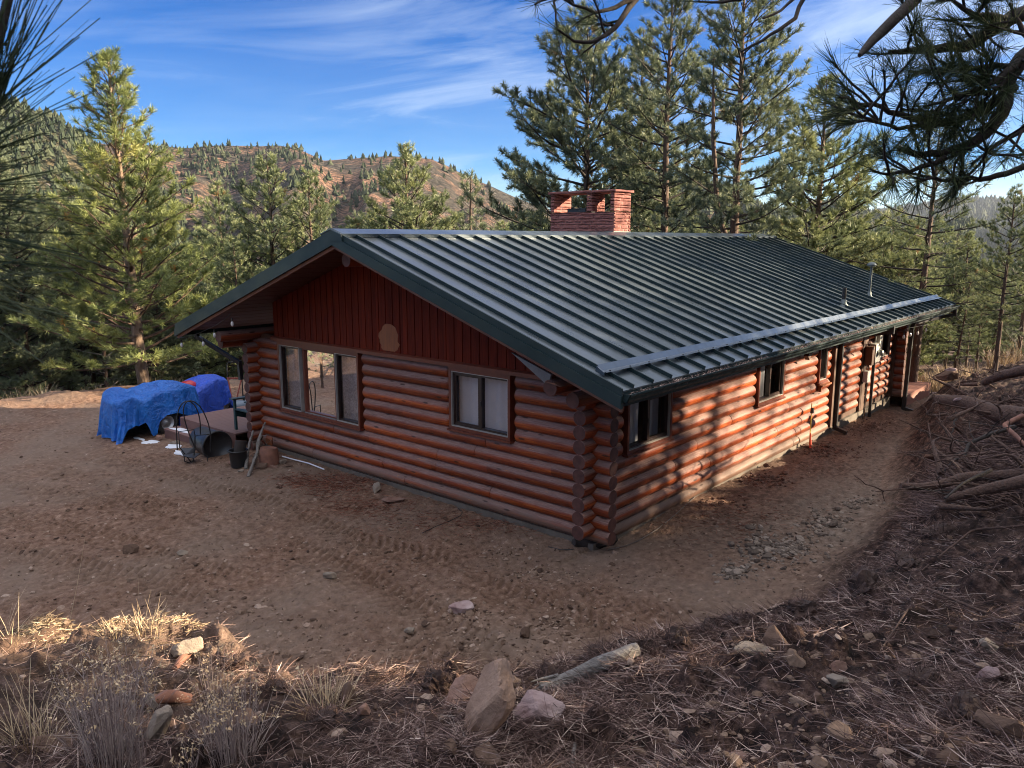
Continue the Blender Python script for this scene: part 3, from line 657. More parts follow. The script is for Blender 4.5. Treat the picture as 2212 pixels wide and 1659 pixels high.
# windows
def window(kind, a0, a1, z0, z1, layout, curtain, ztop=None):
    def M(p): return [(x if kind == 's' else -o_, -o_ if kind == 's' else x, z) for x, o_, z in p]
    def bx(m, p0, p1, o0, o1, q0, q1):
        P = M([(p0, o0, q0), (p1, o0, q0), (p1, o1, q0), (p0, o1, q0), (p0, o0, q1), (p1, o0, q1), (p1, o1, q1), (p0, o1, q1)])
        if kind == 's': P = [P[i] for i in (3, 2, 1, 0, 7, 6, 5, 4)]
        else: P = [P[i] for i in (0, 3, 2, 1, 4, 7, 6, 5)][::1]; 
        m.hexa(P)
    def frame(m, p0, p1, q0, q1, w_, o0, o1): bx(m, p0, p0+w_, o0, o1, q0, q1); bx(m, p1-w_, p1, o0, o1, q0, q1); bx(m, p0+w_, p1-w_, o0, o1, q0, q0+w_); bx(m, p0+w_, p1-w_, o0, o1, q1-w_, q1)
    m = MB(); frame(m, a0, a1, z0, z1, .05, -.06, .135); wn = m.build('window', TRIMW, cabin)
    m = MB(); bx(m, a0-.03, a1+.03, .03, .165, z0-.035, z0-.002); m.build('sill', TRIMW, wn)
    if kind == 'g': m = MB(); bx(m, a0-.02, a1+.02, .03, .150, z1+.002, z1+.045); m.build('head_trim', TRIMW, wn)
    z0 += .05; z1 -= .05; a0 += .05; a1 -= .05
    for i, (f0, f1, typ) in enumerate(layout):
        p0, p1 = a0+(a1-a0)*f0, a0+(a1-a0)*f1
        if typ != 'fixed':
            m = MB(); frame(m, p0+.002, p1-.002, z0+.002, z1-.002, .012, .02, .128); m.build('metal_edge', ALU, wn)
            m = MB(); frame(m, p0+.016, p1-.016, z0+.016, z1-.016, .035, -.02, .085); sh = m.build('sash', BRONZE, wn)
            c0, c1, e0, e1, o_ = p0+.05, p1-.05, z0+.05, z1-.05, .045
            if typ == 'slide':
                mid = (p0+p1)/2; m = MB(); bx(m, mid-.03, mid+.03, .0, .088, e0, e1); m.build('meeting_stile', BRONZE, wn)
                m = MB(); bx(m, mid-.028, mid-.008, .088, .105, (e0+e1)/2-.05, (e0+e1)/2+.03); m.build('latch', BLACKM, wn)
                m = MB(); frame(m, mid+.03, c1, e0, e1, .03, .05, .075); m.build('screen_frame', BRONZE, wn)
        else:
            m = MB(); frame(m, p0, p1, z0, z1, .045, -.02, .075); m.build('sash', TRIMW, wn); c0, c1, e0, e1, o_ = p0+.045, p1-.045, z0+.045, z1-.045, .03
            m = MB(); bx(m, p0+.02, p1-.02, .076, .098, z0+.002, z0+.016); m.build('metal_edge', SNOW if False else GALV, wn)
        m = MB(); P = M([(c0, o_, e0), (c1, o_, e0), (c1, o_, e1), (c0, o_, e1)]); b = m.addv(P); m.face((b, b+1, b+2, b+3)); m.build('pane', GLASS if typ == 'fixed' else GLASSD, wn)
    if curtain:
        m = MB(); nn = int((a1-a0)/.012); rr = random.Random(int(a0*10)); ph = [rr.uniform(.8, 1.5) for _ in range(400)]; acc = 0; pts = []
        for i in range(nn+1):
            x = a0+(a1-a0)*i/nn; acc += ph[i//12 % 400]*.14; pts.append((x, -.10-.022*math.sin(acc)-.01*math.sin(acc*2.3)))
        b = m.addv(sum([M([(x, o_, z0), (x, o_, z1)]) for x, o_ in pts], []))
        for i in range(nn):
            fr = i/nn
            if any(g0 < fr < g1 for g0, g1 in curtain[1]): continue
            m.face((b+2*i, b+2*i+2, b+2*i+3, b+2*i+1), True)
        m.build('curtain', curtain[0], wn)
    return wn
wn = window('g', *GWIN[0], [(0, 1, 'slide')], (CURT, [])); wn['label'] = 'small sliding window with pale curtains in the gable wall'
wn = window('g', *GWIN[1], [(0, .265, 'vent'), (.285, .705, 'fixed'), (.725, 1, 'vent')], (LACE, [])); wn['label'] = 'wide three light window with lace curtain in the gable wall'
window('s', *SWIN[0], [(0, 1, 'slide')], (CURT, [(.5, .62)])); window('s', *SWIN[1], [(0, 1, 'slide')], (CURT, [(.0, .1), (.55, 1)]))
window('s', *SWIN[2], [(0, 1, 'vent')], (CURT, [])); window('s', *SWIN[3], [(0, 1, 'slide')], None)
mb = MB(); mb.box(9.0, 9.62, -.24, -.02, 1.05, 1.09); mb.box(9.02, 9.06, -.2, -.02, .93, 1.05); mb.build('window_shelf', PATCHW, cabin)
# chimney
CX0, CX1, CY0, CY1 = 7.83, 8.61, 4.92, 7.0
ch = MB(); ch.box(CX0+.02, CX1-.02, CY0+.02, CY1-.02, 3.8, 5.16); chim = ch.build('chimney', MORTAR, cabin); chim['label'] = 'red sandstone chimney with open flue sides and flat cap'
V, F, T = [], [], []
def stone_box(x0, x1, y0, y1, z0, z1, rs_):
    # rough-faced block: subdivided box with pushed faces
    n = 4; b = len(V); g = {}
    L = [x1-x0, y1-y0, z1-z0]; seed = rs_.randint(0, 999); tn = rs_.rand()
    for i in range(n+1):
        for j in range(n+1):
            for k in range(n+1):
                if 0 < i < n and 0 < j < n and 0 < k < n: continue
                p = [x0+L[0]*i/n, y0+L[1]*j/n, z0+L[2]*k/n]; c = [(x0+x1)/2, (y0+y1)/2, (z0+z1)/2]
                edge = sum(1 for q in (i, j, k) if q in (0, n))
                for ax in range(2):
                    q = (i, j)[ax]
                    if q in (0, n) and edge == 1: p[ax] += (1 if q else -1)*rs_.uniform(.004, .026)
                if edge >= 2:
                    for ax in range(3): p[ax] += (c[ax]-p[ax])/max(L[ax], .01)*.010+rs_.uniform(-.003, .003)
                g[i, j, k] = len(V); V.append(p); T.append(tn)
    for i in range(n):
        for j in range(n):
            for (f, o_) in (((lambda a, b_: (0, a, b_)), 1), ((lambda a, b_: (n, a, b_)), 0), ((lambda a, b_: (a, 0, b_)), 0), ((lambda a, b_: (a, n, b_)), 1), ((lambda a, b_: (a, b_, 0)), 1), ((lambda a, b_: (a, b_, n)), 0)):
                q = [g[f(i, j)], g[f(i+1, j)], g[f(i+1, j+1)], g[f(i, j+1)]]; F.append(q[::-1] if o_ else q)
rs_ = np.random.RandomState(8)
def course_face(y0, y1, x0, x1, z0, z1):
    z = z0; hs_ = [.075, .105, .062, .12, .07, .11, .065]; i = rs_.randint(7)
    while z < z1-.02:
        h = min(hs_[i % 7], z1-z); i += 1
        for (a0, a1, ax) in ((y0, y1, 'y'), (x0, x1, 'x')):
            for face in (0, 1):
                a = a0
                while a < a1-.01:
                    L_ = min(rs_.uniform(.22, .75), a1-a); L_ = a1-a if a1-a-L_ < .12 else L_
                    if ax == 'y': xx = (x0, x0+.09) if face == 0 else (x1-.09, x1); stone_box(xx[0], xx[1], a+.004, a+L_-.004, z+.004, z+h-.004, rs_)
                    else: yy_ = (y0, y0+.09) if face == 0 else (y1-.09, y1); stone_box(max(a, x0+.092)+.004, min(a+L_, x1-.092)-.004, yy_[0], yy_[1], z+.004, z+h-.004, rs_) if min(a+L_, x1-.092)-max(a, x0+.092) > .03 else None
                    a += L_
        z += h
course_face(CY0, CY1, CX0, CX1, 4.55, 5.18)
np_mesh('stone_facing', V, F, STONE, chim, tint=T)
for (y0, y1, x0, x1) in ((CY0, CY0+.13, CX0, CX1), (CY1-.13, CY1, CX0, CX1), (5.62, 5.80, CX0, CX0+.60)):
    V, F, T = [], [], []; z = 5.185; i = 0
    while z < 5.655:
        h = min([.09, .06, .11, .07][i % 4], 5.66-z); i += 1
        cut = x0+(x1-x0)*rs_.uniform(.35, .65); stone_box(x0, cut-.003, y0, y1, z+.003, z+h-.002, rs_); stone_box(cut+.003, x1, y0, y1, z+.003, z+h-.002, rs_); z += h
    np_mesh('stone_pier', V, F, STONE, chim, tint=T)
V, F, T = [], [], []
for i in range(3): stone_box(CX0-.05, CX1+.05, CY0-.06+(CY1-CY0+.12)*i/3, CY0-.06+(CY1-CY0+.12)*(i+1)/3-.003, 5.664, 5.73, rs_)
np_mesh('chimney_cap', V, F, STONE, chim, tint=T)
mb = MB(); mb.box(8.0, 8.45, 5.95, 6.55, 5.16, 5.27); mb.box(7.97, 8.48, 5.92, 6.58, 5.27, 5.285); mb.build('flue_collar', BLACKM, chim)
mb = MB(); mb.box(CX0-.02, CX1+.02, CY0-.012, CY0+.3, 4.3, 4.665); mb.box(CX0-.018, CX0+.01, CY0+.3, CY1, 4.0, 4.60); mb.build('flashing', GALV, chim)
# roof vents
def vent(px_top, base, r, mat, cap, boot):
    bx_, by_ = base; z0 = roofz(by_); m = MB(); 
    q = proj_top(base, z0, px_top); m.tube([(bx_, by_, z0-.02), (bx_, by_, q)], r, 14)
    o = m.build('vent_pipe', mat, cabin)
    m = MB(); m.lathe([(r+.07, z0-.03), (r+.055, z0+.02), (r+.02, z0+.06), (r+.012, z0+.14), (r+.001, z0+.15)], (bx_, by_, 0), 16); m.build('boot', boot, o)
    if cap: m = MB(); m.lathe([(r+.01, q-.05), (r+.085, q-.03), (r+.09, q), (r+.05, q+.055), (.001, q+.075)], (bx_, by_, 0), 16); m.build('rain_cap', boot, o)
def proj_top(b, z0, py):
    for i in range(400):
        z = z0+i*.005; v = np.array([b[0], b[1], z])-CAM
        if CY-FP*(v@cu)/(v@cf) <= py: return z
    return z
vent(622, (9.8, -.31), .05, BLACKP, False, VENTM); vent(572, (12.28, -.14), .032, VENTM, True, VENTM)
# downspouts and services on the long wall
def downspout(pts, s=.038): 
    m = MB()
    for i in range(len(pts)-1):
        p, q = np.array(pts[i], float), np.array(pts[i+1], float); d = (q-p)/np.linalg.norm(q-p); up = (0, 0, 1) if abs(d[2]) < .9 else (1, 0, 0); m.bar(p-d*s*.8, q+d*s*.8, 2*s, 2*s*.86, up)
    return m.build('downspout', BLACKM, cabin)
downspout([(10.2, -1.33, 2.44), (10.2, -1.33, 2.33), (10.2, -.21, 2.12), (10.22, -.19, -.15), (10.2, -.45, -.22)], .05)
downspout([(16.45, -1.33, 2.44), (16.45, -1.33, 2.30), (16.2, -1.0, 2.22), (15.0, -.62, 2.12), (14.98, -.58, 2.0), (14.98, -.55, -.38), (14.98, -.8, -.43)], .05)
downspout([(-.75, 10.4, 2.44), (-.75, 10.4, 2.3), (-.3, 9.45, 1.75), (-.3, 9.42, 1.4)], .045)
for bb_ in ((9.97, 10.2, -.16, -.045, -.1, 2.3), (12.30, 12.68, -.10, -.045, -.1, 2.3), (15.02, 15.09, -.17, .1, -.1, 2.3)): mb = MB(); mb.box(*bb_); mb.build('corner_board', BROWNM, cabin)
mb = MB(); mb.box(12.42, 12.60, -.30, -.11, 1.16, 1.66); o = mb.build('meter_box', BROWNM, cabin)
mb = MB(); mb.box(12.72, 13.12, -.30, -.13, 1.20, 1.70); mb.box(13.14, 13.36, -.26, -.13, 1.22, 1.95); o = mb.build('meter_box', GREYM, cabin)
mb = MB(); mb.lathe([(.075, 0), (.085, -.03), (.08, -.10), (.06, -.13), (.001, -.14)], (12.92, -.30, 1.46), 18, axis='y'); mb.build('meter_dial', GALV, o)
mb = MB(); mb.box(12.36, 12.60, -.24, -.12, .70, 1.00); mb.build('disconnect_box', GREYM, cabin)
for (x, x2, z0, z1, r, m_) in ((12.95, 12.95, -.36, 1.2, .042, BLACKM), (12.46, 12.38, -.4, .7, .012, BLACKM), (12.52, 12.50, -.4, 1.16, .012, BROWNM), (12.93, 12.93, 1.7, 2.5, .022, GALV)):
    mb = MB(); mb.tube([(x2, -.2, z0), (x, -.2, z1)], r, 10); mb.build('conduit', m_, cabin)
mb = MB(); mb.tube([(12.95, -.2, -.34), (12.95, -.22, -.40), (12.6, -.35, -.42), (12.4, -.4, -.5)], .042, 10); mb.build('conduit', BLACKM, cabin)
mb = MB(); mb.obox((7.95, -.24, 1.98), (.10, 0, .10), (0, .05, 0), (-.05, 0, .05)); mb.build('eave_bracket', BROWNM, cabin)
# ------------------------------------------------------------------ pines
def needle_burst(P, D, rs, n=22, L=.17, w=.013, spread=1.35, flat=0.0):
    """P,D: tuft positions and axis directions; returns needle triangles."""
    N = len(P); az = rs.rand(N, n)*6.283; pol = np.abs(rs.normal(.0, .62, (N, n)))*spread*.8+.12; pol = np.minimum(pol, 2.0)
    a = np.where(np.abs(D[:, 2:3]) < .9, np.array([[0, 0, 1.0]]), np.array([[1.0, 0, 0]])); U = np.cross(D, a); U /= np.linalg.norm(U, axis=1)[:, None]; Q = np.cross(D, U)
    dr = np.cos(pol)[..., None]*D[:, None]+np.sin(pol)[..., None]*(np.cos(az)[..., None]*U[:, None]+np.sin(az)[..., None]*Q[:, None])
    base = P[:, None]-D[:, None]*(rs.rand(N, n, 1)*L*.75)
    ln = L*(.7+.45*rs.rand(N, n, 1)); tip = base+dr*ln
    sd = np.cross(dr, rs.normal(size=(N, n, 3))); sd /= np.linalg.norm(sd, axis=2)[..., None]
    V = np.stack([base-sd*w/2, base+sd*w/2, tip+sd*w*.3, tip-sd*w*.3], 2).reshape(-1, 3); F = np.arange(len(V)).reshape(-1, 4)
    return V, F
def pine_meshes(seed, H, cb, spread, nl, mats, dens=1.0, lean=0.0, young=False, tr=None, dead=0.25, needle=(22, .17, .013), asym=None, fork=None, subsp=.30):
    rs = np.random.RandomState(seed); rd = random.Random(seed); tk = MB(); tr = tr or .0125*H+.03
    n = 18; hs = np.linspace(-1.2, H, n); wob = np.cumsum(rs.normal(0, .012*H/10, (n, 2)), 0); wob -= np.interp(0, hs, wob[:, 0])*0
    tp = np.stack([wob[:, 0]+lean*hs, wob[:, 1], hs], 1); tp[:, :2] -= [np.interp(0, hs, tp[:, 0]), np.interp(0, hs, tp[:, 1])]
    rad = tr*np.clip(1-hs/H, 0.0, 1.2)**.8+.014; rad[hs < .3] *= 1.15
    tk.tube(tp, rad, 10, rough=.05, rnd=rd)
    tpos = lambda h: np.array([np.interp(h, hs, tp[:, 0]), np.interp(h, hs, tp[:, 1]), h])
    TP, TD = [], []; limbs = MB()
    def twig(p, d, L, r, depth):
        d = d/np.linalg.norm(d); m = 5; pts = [p]; q = p.copy(); dd = d.copy()
        for i in range(m-1):
            dd = dd+np.array([rs.normal(0, .10), rs.normal(0, .10), .09+rs.normal(0, .07)]); dd /= np.linalg.norm(dd); q = q+dd*L/(m-1); pts.append(q.copy())
        limbs.tube(pts, np.linspace(r, max(r*.45, .005), m), 3, cap=False)
        pts = np.array(pts); k = max(2, int(L/.16*dens))
        for i in range(k):
            u = 1-.75*(i/k)*rs.uniform(.75, 1); j = u*(m-1); a = int(min(j, m-2)); f = j-a; pp = pts[a]*(1-f)+pts[a+1]*f; tdv = pts[a+1]-pts[a]; tdv /= np.linalg.norm(tdv)
            off = rs.normal(size=3)*.55; dv = tdv+off*(0 if i == 0 else 1); dv[2] += .25; dv /= np.linalg.norm(dv); TP.append(pp+dv*(.0 if i == 0 else .07)); TD.append(dv)
    for i in range(nl):
        f = (i+rs.rand()*.7)/nl; h = cb+(H*.985-cb)*f**.92; u = (h-cb)/(H-cb)
        prof = (math.sin(math.pi*min(1, (.24+.80*u)))**.75 if not young else (1-u)**.80*.93+.05)
        L = spread*max(prof, .07)*rs.uniform(.62, 1.1); az = i*2.4+rs.normal(0, .35)
        if asym: L *= 1+asym[1]*math.cos(az-asym[0])
        el = (-.12+.75*u+rs.normal(0, .10)) if not young else (.10+.75*u+rs.normal(0, .12)); L = max(L, .25)
        d = np.array([math.cos(az)*math.cos(el), math.sin(az)*math.cos(el), math.sin(el)]); p = tpos(h); m = 7; pts = [p.copy()]; q = p.copy(); dd = d.copy()
        up = .06 if not young else .05
        for k in range(m-1):
            dd = dd+np.array([rs.normal(0, .09), rs.normal(0, .09), up+rs.normal(0, .05)]); dd /= np.linalg.norm(dd); q = q+dd*L/(m-1); pts.append(q.copy())
        pts = np.array(pts); r0 = min(.010+.014*L, rad.max()*.4)
        limbs.tube(pts, np.linspace(r0, .008, m), 5, cap=False)
        ns = max(2, int(L/subsp)); side = 1
        for k in range(ns+1):
            s = .28+.72*(k+rs.rand()*.6)/(ns+.6) if k < ns else 1.0; s = min(s, 1); j = s*(m-1); a = int(min(j, m-2)); ff = j-a; pp = pts[a]*(1-ff)+pts[a+1]*ff
            td = pts[a+1]-pts[a]; td /= np.linalg.norm(td); sd = np.cross(td, [0, 0, 1]); sd /= max(np.linalg.norm(sd), .1)
            if k == ns: twig(pp-td*.12, td, .22+.05*L, .01, 1)
            else:
                dv = td*.7+sd*side*rs.uniform(.45, 1.0)+np.array([0, 0, rs.normal(.12, .25)]); side = -side; twig(pp, dv, (.26+.30*L*(1.15-s))*rs.uniform(.7, 1.2), .011, 1)
    for i in range(int(nl*dead)):                     # bare dead limbs under the crown
        h = rs.uniform(max(.6, cb*.35), cb+.25*(H-cb)); az = rs.rand()*6.28; L = rs.uniform(.35, 1.0)*spread*.5; el = rs.normal(-.05, .25)
        q = tpos(h); dd = np.array([math.cos(az)*math.cos(el), math.sin(az)*math.cos(el), math.sin(el)]); pts = [q]
        for k in range(5): dd = dd+rs.normal(0, .16, 3); dd /= np.linalg.norm(dd); q = q+dd*L/5; pts.append(q)
        limbs.tube(pts, np.linspace(.018, .004, 6), 3, cap=False)
        for k in range(3):
            b = pts[2+k]; e = b+(pts[3+k]-pts[2+k])*1.0+rs.normal(0, .16, 3); limbs.tube([b, (b+e)/2+rs.normal(0, .03, 3), e], [.008, .006, .003], 3, cap=False)
    P, D = np.array(TP), np.array(TD); V, F = needle_burst(P, D, rs, *needle)
    nn, k = needle[0], 4; cl = fbm(P[:, 0]*1.3+seed, P[:, 2]*1.3+P[:, 1], 2, seed % 7)
    tn = np.clip(.45+.5*cl[:, None]+.30*(rs.rand(len(P), nn)-.5)+.18*(rs.rand(len(P), 1)-.5), 0, .93); brown = rs.rand(len(P), 1) > .994; tn = np.where(brown, 1.0, tn)
    if fork:
        h0, az, L = fork; p = tpos(h0); q = p+np.array([math.cos(az)*.9, math.sin(az)*.9, 1.4]); e = q+np.array([math.cos(az)*.6, math.sin(az)*.6, L]); tk.tube([p, q, (q+e)/2+[.1, 0, 0], e], [tr*.55, tr*.5, tr*.35, .03], 8)
    return tk, limbs, (V, F, np.repeat(tn.ravel(), 4)), mats
KINDS = {}
def kind(name, *a, **k):
    tk, lb, nd, mats = pine_meshes(*a, **k); KINDS[name] = (tk, lb, nd, mats, a[1])
def new_pine(kname, name='pine_tree'):
    tk, lb, (V, F, T), (mb_, ml_, mn_), H = KINDS[kname]
    r = empty(name); tk.build('trunk', mb_, r); lb.build('limbs', ml_, r); np_mesh('crown', V, F, mn_, r, tint=T); r['_h'] = H; return r
PROTO = {}
def pine(kname, px, pybase, dist, top=None, label=None, group=None, rz=None, zbase=None, lean=None, sx=1.0, cat='pine tree'):
    global _pc
    if kname in PROTO: o = copy_tree(PROTO[kname])
    else: o = new_pine(kname); PROTO[kname] = o
    p = at(px, 600, dist); z = gz(p[0], p[1]) if zbase is None else zbase
    H = KINDS[kname][4]; s = 1.0
    if top is not None: s = (CAM[2]+dist*elev(px, top)-z)/H
    o.location = (p[0], p[1], z-.1); o.rotation_euler = (lean[1] if lean else 0, lean[0] if lean else 0, rz if rz is not None else random.Random(int(px*7+dist)).uniform(0, 6.28)); o.scale = (s*sx, s*sx, s)
    tag(o, label, cat, group); return o
B1 = (BARK_P, DEADW, NDL_YOUNG); B2 = (BARK, BARK_D, NDL_MID); B3 = (BARK, BARK_D, NDL_BLUE)
kind('young', 31, 11.6, 1.1, 3.7, 140, (BARK_P, BARK, NDL_YOUNG), young=True, dens=1.15, tr=.17, dead=.15, needle=(26, .20, .013), subsp=.30)
kind('tall_a', 41, 17.0, 4.6, 3.4, 100, B3, dens=1.3, tr=.23, needle=(26, .20, .017), fork=(5.6, .6, 6))
kind('tall_b', 42, 17.0, 3.4, 3.1, 108, B3, dens=1.3, tr=.20, needle=(26, .20, .017))
kind('bushy', 43, 15.0, 2.0, 4.0, 125, B3, dens=1.35, tr=.19, needle=(26, .20, .018), asym=(2.4, .25))
kind('mid_a', 44, 11.5, 1.4, 3.1, 100, B2, dens=1.25, tr=.17, needle=(24, .20, .019))
kind('mid_b', 45, 11.5, 2.6, 2.6, 66, B2, dens=1.2, tr=.15, needle=(24, .20, .019), dead=.4)
kind('mid_c', 46, 12.5, 3.6, 2.7, 60, B2, dens=1.2, tr=.16, needle=(24, .20, .019), dead=.8)
kind('sparse', 47, 11.0, 3.8, 2.7, 44, (BARK, BARK_D, NDL_MID), dens=.8, tr=.13, needle=(18, .17, .014), dead=.8)
kind('slim', 48, 9.0, 1.6, 1.7, 44, (BARK, DEADW, NDL_BLUE), dens=1.0, tr=.10, needle=(20, .18, .015), dead=.5, young=True)
# individual trees of the picture
pine('young', 292, 828, 30.0, 122, 'bright yellow-green young pine standing at the yard edge behind the blue tarps', rz=.5, lean=(-.035, 0), sx=1.18)
pine('bushy', 1262, 500, 34.0, 5, 'bushy grey-green pine rising left of the stone chimney', rz=.4)
pine('tall_b', 1370, 500, 37.0, 60, 'pine with a dark trunk directly behind the stone chimney', rz=1.4)
pine('tall_b', 1432, 500, 31.5, -90, 'tall dark pine just right of the stone chimney', rz=3.1)
pine('tall_a', 1577, 500, 27.5, -110, 'tallest thick-trunked pine above the middle of the metal roof', rz=2.2)
pine('mid_a', 1756, 620, 31.0, 165, 'pine with dark trunk behind the right end of the roof ridge', rz=1.2, sx=1.05)
pine('tall_b', 1812, 620, 42.0, 330, 'slim pine behind the right slope of the roof', rz=.2)
pine('sparse', 1992, 700, 28.5, 268, 'open thin pine behind the overhanging branches on the right', rz=2.0, sx=1.25)
pine('mid_c', 2172, 790, 26.0, 395, 'dark-trunked pine at the right edge above the earth bank', rz=.9, sx=.95)
pine('sparse', 2078, 800, 30.0, 585, 'small leaning pine between the far eave and the right edge', rz=4.0, lean=(.12, 0))
pine('mid_a', 884, 520, 44.0, 312, 'solitary pointed pine against the hill left of the chimney', rz=.3, zbase=-6.5, sx=.95)
pine('slim', 1014, 520, 46.0, 372, 'slender pine between the pointed pine and the bushy pine', rz=.9, zbase=-6, sx=1.15)
pine('mid_b', 592, 540, 43.0, 333, 'left one of two touching pines above the left roof slope', rz=.6, zbase=-5.5, sx=1.1)
pine('mid_b', 672, 560, 42.0, 366, 'right one of two touching pines above the left roof slope', rz=2.6, zbase=-5.5, sx=.95)
pine('mid_c', 480, 620, 48.0, 395, 'grey-green pine between the yellow-green pine and the roof', rz=.6)
pine('bushy', 28, 800, 35.0, 330, 'dark bushy pine at the left picture edge', rz=1.9)
pine('mid_a', 118, 800, 38.0, 430, 'shaded pine just left of the yellow-green pine', rz=5.0)
rs = np.random.RandomState(77)
bands = [(-160, 320, 34, 62, 30, (430, 545), 'pine in the dense stand behind the dirt yard on the left', 'pines behind the dirt yard', ['mid_a', 'mid_c', 'mid_b', 'bushy', 'slim', 'mid_c']),
         (320, 480, 38, 60, 8, (575, 650), 'low pine between the yellow-green pine and the roof', 'low pines right of the yellow-green pine', ['mid_a', 'mid_c', 'mid_b']),
         (430, 760, 38, 62, 15, (470, 560), 'pine in the stand seen over the left roof slope and under its eave', 'pines over the left roof slope', ['mid_c', 'mid_b', 'sparse', 'mid_c', 'slim']),
         (740, 1240, 44, 75, 17, (440, 492), 'low pine top showing above the ridge left of the chimney', 'pine tops left of the chimney', ['mid_a', 'mid_b', 'slim']),
         (1240, 1800, 42, 70, 12, (455, 510), 'pine between the tall trunks behind the roof', 'pines behind the roof', ['mid_a', 'mid_b', 'tall_b', 'mid_c']),
         (1780, 2420, 31, 62, 42, (440, 640), 'pine in the wood beyond the right end of the cabin', 'pines beyond the far end', ['mid_b', 'mid_a', 'mid_a', 'slim', 'mid_c', 'slim'])]
for (x0, x1, d0, d1, n, (t0, t1), lab, grp, ks) in bands:
    for i in range(n):
        px = x0+(x1-x0)*(i+rs.rand())/n; d = d0+(d1-d0)*rs.rand()**1.1; pine(ks[rs.randint(len(ks))], px, 0, d, rs.uniform(t0, t1), lab, grp, rz=rs.rand()*6.28, sx=rs.uniform(.95, 1.3))
# pines on the slope to the right of the picture, whose shade falls over the yard
def pine_xy(k, x, y, H, rz, lab='shade-casting pine on the slope right of the cabin', grp='pines on the slope right of the cabin', wide=1.05):
    o = copy_tree(PROTO[k]); s = H/KINDS[k][4]; o.location = (x, y, gz(x, y)-.1); o.scale = (s*wide, s*wide, s); o.rotation_euler = (0, 0, rz); tag(o, lab, 'pine tree', grp)
SHADE = [('bushy', -1.5, -13.5, 13), ('mid_a', 0.2, -13.6, 8.0), ('mid_a', 9.5, -12.5, 8.5), ('bushy', 13.8, -17, 14), ('sparse', 15.5, -14.0, 11), ('mid_c', -6, -16, 12), ('sparse', 20.5, -20, 13), ('mid_a', 17.3, -22, 13),
         ('sparse', 25, -15.0, 13), ('bushy', 7, -22, 15), ('sparse', 26, -24, 15), ('mid_a', 12.5, -15.5, 12), ('mid_a', 7.3, -11.7, 8), ('slim', 2.7, -13.9, 9.5), ('slim', 6.5, -18.2, 12.5), ('slim', 8.0, -14.0, 10), ('slim', 1.3, -11.6, 7.5), ('bushy', 1, -16, 13), ('mid_a', -4.5, -12, 9), ('bushy', -2, -20, 14), ('mid_a', -9.5, -12, 8), ('sparse', 33, -19, 13)]
for i, (k, x, y, H) in enumerate(SHADE): pine_xy(k, x, y, H, i*1.7)

for i, (x, y, H) in enumerate([(-12.5, 9, 7), (-15, 14, 9), (-10.5, 14.5, 6), (-17, 9, 9), (-13, 20, 9), (-9.6, 11.2, 3.2), (-5.9, 15.0, 3.4), (-7.4, 18.6, 8), (-6.9, 16.4, 4.5), (-5.2, 17.6, 3.0), (-8.5, 13.5, 5)]): pine_xy(('sparse', 'mid_b', 'slim')[i % 3 if i < 6 else 2], x, y, H, i*2.1, 'pine left of the picture mirrored in the gable windows', 'pines left of the picture')
for x, y, top in ((2.3, -10.9, 5.9), (1.2, -9.7, 5.3), (3.6, -12.3, 6.5), (2.9, -11.3, 6.0)): pine_xy('mid_a', x, y, top-gz(x, y), x*3, wide=1.7)
# ------------------------------------------------------------------ near pine whose boughs hang into the picture
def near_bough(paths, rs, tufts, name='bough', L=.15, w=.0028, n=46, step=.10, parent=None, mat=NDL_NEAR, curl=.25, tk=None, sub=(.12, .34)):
    lb = MB(); P, D = [], []
    def deco(p, d, Lt):
        m = 4; q = p.copy(); dd = d/np.linalg.norm(d); pts = [q.copy()]
        for i in range(m): dd = dd+rs.normal(0, .13, 3)+[0, 0, .03]; dd /= np.linalg.norm(dd); q = q+dd*Lt/m; pts.append(q.copy())
        lb.tube(pts, np.linspace(.008, .0045, m+1), 5, cap=False); P.append(q+dd*.02); D.append(dd)
        if rs.rand() < .45: e = dd+rs.normal(0, .5, 3); e /= np.linalg.norm(e); P.append(pts[2]+e*.05); D.append(e)
    for pts, r0, dens in paths:
        pts = np.array(pts); Ls = np.r_[0, np.cumsum(np.linalg.norm(np.diff(pts, axis=0), axis=1))]; n_ = max(6, int(Ls[-1]/.06)); s = np.linspace(0, Ls[-1], n_)
        c = np.stack([np.interp(s, Ls, pts[:, k]) for k in range(3)], 1); c[1:-1] = (c[:-2]+c[1:-1]*2+c[2:])/4; c[1:-1] += rs.normal(0, .006, (n_-2, 3))
        lb.tube(c, np.linspace(r0, max(.005, r0*.22), n_), 8, rough=.08, rnd=random.Random(1), cap=True)
        if dens <= 0: continue
        td = c[-1]-c[-2]; td /= np.linalg.norm(td); P.append(c[-1]); D.append(td); k = int(Ls[-1]*dens/step)
        for i in range(k):
            u = rs.uniform(.22, 1.0); j = int(u*(n_-2)); dv = c[j+1]-c[j]; dv /= np.linalg.norm(dv); o = rs.normal(size=3); o[2] += .35; o -= dv*(o@dv); o /= np.linalg.norm(o)
            deco(c[j], dv*rs.uniform(.3, 1.0)+o*.8, rs.uniform(*sub))
    lo = lb.build(name, BARK_D, parent)
    if not P: return lo
    P, D = np.array(P), np.array(D); V, F = needle_burst(P, D, rs, n, L, w, 1.15)
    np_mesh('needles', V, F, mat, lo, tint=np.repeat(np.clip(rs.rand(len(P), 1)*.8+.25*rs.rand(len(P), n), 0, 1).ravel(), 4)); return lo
rs = np.random.RandomState(12)
near = tag(empty('pine_tree', tuple(on_ground(2420, 1380, 2.6))), 'near pine leaning in from the right with dark boughs across the sky', 'pine tree')
nb = Vector(near.location); rel = lambda p: np.array(p)-np.array(nb)
